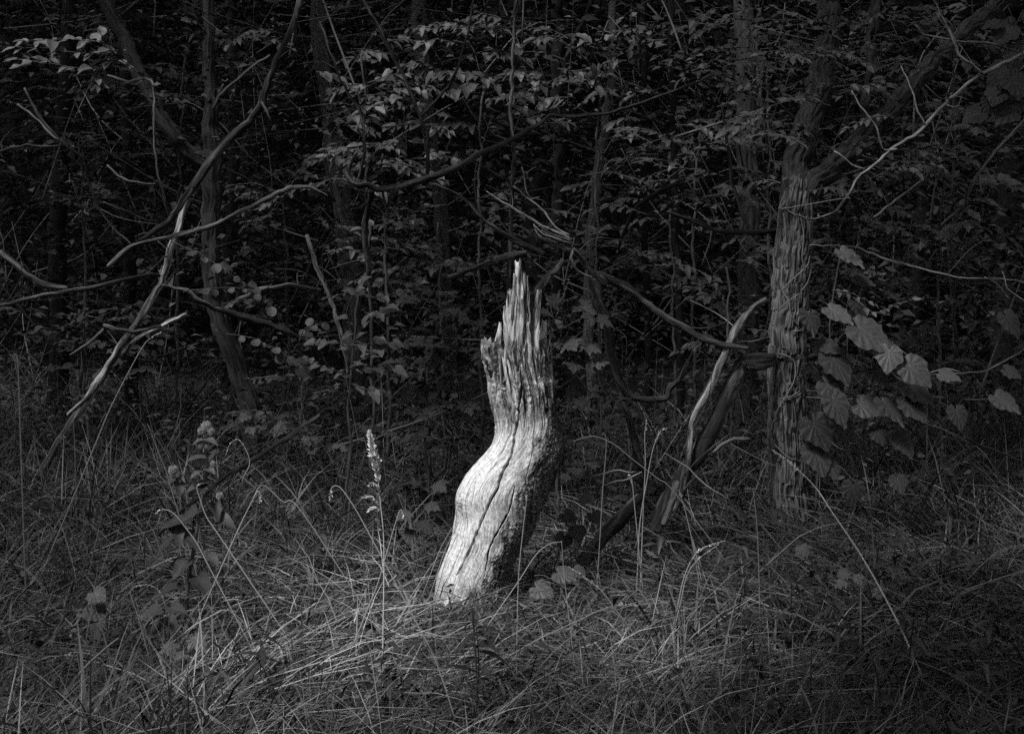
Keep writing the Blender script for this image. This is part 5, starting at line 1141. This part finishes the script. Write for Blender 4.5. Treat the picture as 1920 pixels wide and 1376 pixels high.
# ------------------------------------------------------------------ grass, straw, ground cover and the wood behind (nobody could count these)
def blades(name, label, n, mat_, region, length, lean, bend, width, tone, seed, hmap=None, kind="grass", tuft=0):
    g = np.random.default_rng(seed)
    y = region[0] + (region[1] - region[0]) * g.random(n) ** region[2]
    x = g.uniform(-1, 1, n) * (.385 * y + .35)
    tuft_az = None
    if tuft:
        k_ = np.arange(n) % max(1, n // tuft)                       # blades gather into tufts
        ox, oy = g.normal(0, .045, n), g.normal(0, .045, n)
        x = x[k_] + ox; y = y[k_] + oy; tuft_az = np.arctan2(oy, ox)
    cl = fbm(x * 2.2 + 50, y * 2.2, seed, 3)
    keep = g.random(n) < .35 + 1.3 * sstep(.3, .65, cl)
    # the stump stands here
    keep &= ~(((x - spx(890)) ** 2 + (y - SD - .03) ** 2) < .2 ** 2)
    if tuft: tuft_az = tuft_az[keep]
    x, y, cl = x[keep], y[keep], cl[keep]; n = len(x)
    L = length[0] + (length[1] - length[0]) * g.random(n) ** 1.4
    if hmap is not None: L = L * hmap(x, y)
    az = g.uniform(0, 2 * math.pi, n) if not tuft else tuft_az + g.normal(0, .7, n)
    if kind == "straw": az = 9 * fbm(x * .8, y * .8, seed + 5, 2) + g.normal(0, .9, n)
    le = np.abs(g.normal(lean[0], lean[1], n)); be = np.abs(g.normal(bend[0], bend[1], n))
    d = np.stack([np.cos(az), np.sin(az)], 1)
    z0 = gz(x, y) - .01
    if kind == "straw": z0 = z0 + g.uniform(0, .16, n)
    ts = np.array((0, .33, .67, 1.0))
    sl, cl_ = np.sin(np.minimum(le, 1.5)), np.cos(np.minimum(le, 1.5))
    pts = []
    for t in ts:
        h = L * (sl * t + be * t * t); v = L * (cl_ * t - .62 * be * t * t)
        pts.append(np.stack([x + d[:, 0] * h, y + d[:, 1] * h, np.maximum(z0 + v, z0 + .01)], 1))
    sa = g.uniform(0, 2 * math.pi, n)
    side = np.stack([np.cos(sa), np.sin(sa) * .5, g.normal(0, .3, n)], 1); side /= np.linalg.norm(side, axis=1)[:, None]
    w = width * g.uniform(.6, 1.4, n)
    V = np.empty((n, 7, 3))
    for k, wf in ((0, .8), (1, 1.0), (2, .75)):
        V[:, 2 * k] = pts[k] - side * (w * wf)[:, None]; V[:, 2 * k + 1] = pts[k] + side * (w * wf)[:, None]
    V[:, 6] = pts[3]
    off = (np.arange(n) * 7)[:, None, None]
    Q = (np.array(((0, 1, 3, 2), (2, 3, 5, 4)))[None] + off).reshape(-1, 4); T = (np.array(((4, 5, 6),))[None] + off).reshape(-1, 3)
    b = Buf(); b.add(V.reshape(-1, 3), Q=Q, T=T, tone=np.repeat(tone(x, y, g), 7))
    return tag(b.obj(name, mat_), label, name.split("_")[-1], kind="stuff")

def hmap(x, y):
    front = np.exp(-(((x + .05) / 1.1) ** 2)) * sstep(6.9, 6.0, y)
    low = 1 - .72 * np.exp(-(((x - 1.25) / .8) ** 2)) * np.exp(-(((y - 7.1) / .75) ** 2))      # trodden ground between stump and tree
    return low * (1.0 - .42 * front) * (.75 + .6 * fbm(x * 1.1 + 7, y * 1.1, 77, 2)) * (1 + 1.0 * sstep(7, 10, y))
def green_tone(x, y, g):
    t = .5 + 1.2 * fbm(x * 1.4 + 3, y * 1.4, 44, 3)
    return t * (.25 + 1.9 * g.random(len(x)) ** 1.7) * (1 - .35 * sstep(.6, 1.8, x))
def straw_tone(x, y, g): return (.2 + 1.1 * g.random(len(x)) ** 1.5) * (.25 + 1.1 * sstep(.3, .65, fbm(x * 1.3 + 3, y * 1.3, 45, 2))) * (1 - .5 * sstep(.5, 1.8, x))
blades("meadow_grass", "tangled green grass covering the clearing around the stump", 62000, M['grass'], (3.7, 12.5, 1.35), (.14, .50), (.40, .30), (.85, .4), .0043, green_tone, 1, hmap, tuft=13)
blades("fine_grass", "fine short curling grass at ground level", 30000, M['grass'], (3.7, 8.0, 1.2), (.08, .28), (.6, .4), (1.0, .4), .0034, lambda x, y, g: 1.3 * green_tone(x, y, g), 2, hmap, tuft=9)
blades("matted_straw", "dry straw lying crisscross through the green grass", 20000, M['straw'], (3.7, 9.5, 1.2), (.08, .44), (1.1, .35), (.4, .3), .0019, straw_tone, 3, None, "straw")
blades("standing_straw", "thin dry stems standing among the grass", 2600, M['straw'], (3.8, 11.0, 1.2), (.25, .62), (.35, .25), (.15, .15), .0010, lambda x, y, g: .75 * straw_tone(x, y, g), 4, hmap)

blades("edge_grass", "tall rank grass along the foot of the wood", 11000, M['grass'], (7.3, 10.5, 1.0), (.35, .85), (.3, .22), (.5, .3), .0036, lambda x, y, g: .9 * green_tone(x, y, g), 6, lambda x, y: 1 - .75 * np.exp(-(((x - 1.25) / .7) ** 2)) * sstep(8.2, 7.6, y) - .45 * np.exp(-((x / .9) ** 2)), tuft=10)
# broad ground-cover leaves in the grass
g = np.random.default_rng(12); n = 5000
y = 3.9 + 8.0 * g.random(n) ** 1.2; x = g.uniform(-1, 1, n) * (.385 * y + .3)
k = g.random(n) < .25 + .75 * sstep(.2, 1.0, x) + .6 * sstep(7, 9, y); x, y = x[k], y[k]; n = len(x)
b = Buf(); leaf_mass(b, np.stack([x, y, gz(x, y) + g.uniform(.03, .24, n) * (1 + sstep(7, 10, y))], 1), rand_dirs(n, g, .4), np.array((0, -.4, 1.)) + g.normal(0, .35, (n, 3)), g.uniform(.02, .06, n), g.uniform(.5, 1.4, n))
tag(b.obj("ground_cover", M['mass']), "small broad leaves mixed through the grass", "ground cover", kind="stuff")

# undergrowth of the wood
g = np.random.default_rng(21); b = Buf(); tw = Buf()
def wood(n, y0, y1, z1, leaves, rad, size, tone, flat=.4):
    y = g.uniform(y0, y1, n); x = g.uniform(-1, 1, n) * (.40 * y + .8); z = gz(x, y) + z1 * g.random(n) ** .9
    c = np.stack([x, y, z], 1)
    dens = fbm(x * .9 + 20, z * 1.1 + y * .3, 66, 3)
    c = c[g.random(n) < .3 + 1.3 * sstep(.35, .6, dens)]
    spray_mass(b, c, g, leaves, rad, size, tone, flat, .05, tw)
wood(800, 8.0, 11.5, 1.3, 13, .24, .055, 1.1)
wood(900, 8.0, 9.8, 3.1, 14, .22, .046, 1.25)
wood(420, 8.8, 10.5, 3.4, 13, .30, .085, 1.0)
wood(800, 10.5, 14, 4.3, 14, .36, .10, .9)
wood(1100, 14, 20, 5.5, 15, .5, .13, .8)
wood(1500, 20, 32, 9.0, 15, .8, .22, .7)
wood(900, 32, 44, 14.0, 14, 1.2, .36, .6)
wood(2600, 21, 36, 1.6, 14, .7, .2, .9)
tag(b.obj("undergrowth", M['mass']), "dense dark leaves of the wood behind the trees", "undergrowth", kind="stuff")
# unseen leaf roof added to darken the wood behind, with a gap for light
g = np.random.default_rng(33); b = Buf(); n = 7000
y = g.uniform(12.5, 44, n); x = g.uniform(-1, 1, n) * (.55 * y + 5); z = 1.5 + .2 * y + g.uniform(.5, 5.5, n)
k = ~((np.abs(x - .2 - (y - 12) * .05) < 2.6 + 1.4 * vnoise(y * .7, x * .7, 4)) & (y < 16))
spray_mass(b, np.stack([x, y, z], 1)[k], g, 12, .8, .46, .8, .45, .2)
tag(b.obj("added_treetops", M['mass']), "unseen leaf canopy added over the wood behind to darken it", "added_treetops", kind="stuff")
# unseen wall of leaves added around the near side to block low sky light
b = Buf(); n = 4800; a_ = g.uniform(math.radians(150), math.radians(390), n); r_ = g.uniform(9.5, 13, n)
x = r_ * np.cos(a_); y = 3 + r_ * np.sin(a_); z = g.uniform(.2, 9.5, n)
k = (x < 3) | (z < 3.2) | (g.random(n) < .6)      # thinned on one flank to let in light from that side
spray_mass(b, np.stack([x, y, z], 1)[k], g, 12, .8, .34, .8, .8, .3)
tag(b.obj("added_leaf_wall", M['mass']), "unseen added wall of leaves blocking low sky light behind the camera", "leaf wall", kind="stuff")
g = np.random.default_rng(34)
# thin stems and brushwood through it
for k in range(420):
    y = g.uniform(8.2, 17); x = g.uniform(-1, 1) * (.38 * y + .5); z = g.uniform(0, 1.6 + .17 * y)
    a = g.normal(0, .7); L = g.uniform(.4, 1.6)
    p0 = np.array((x, y, z)); p2 = p0 + L * np.array((math.sin(a), g.normal(0, .3), math.cos(a)))
    p1 = (p0 + p2) / 2 + g.normal(0, .08, 3)
    V, Q, T, G = tube(smooth_path([p0, p1, p2], 8), np.linspace(.006, .002, 8) * g.uniform(.5, 1.5), 5); tw.add(V, Q, T, grain=G, tone=g.uniform(.5, 2.2))
tag(tw.obj("brushwood", M['twig']), "thin twigs and stems tangled through the dark undergrowth", "brushwood", kind="stuff")
print("LABELS", len(LABELS), "OBJECTS", len(bpy.data.objects))
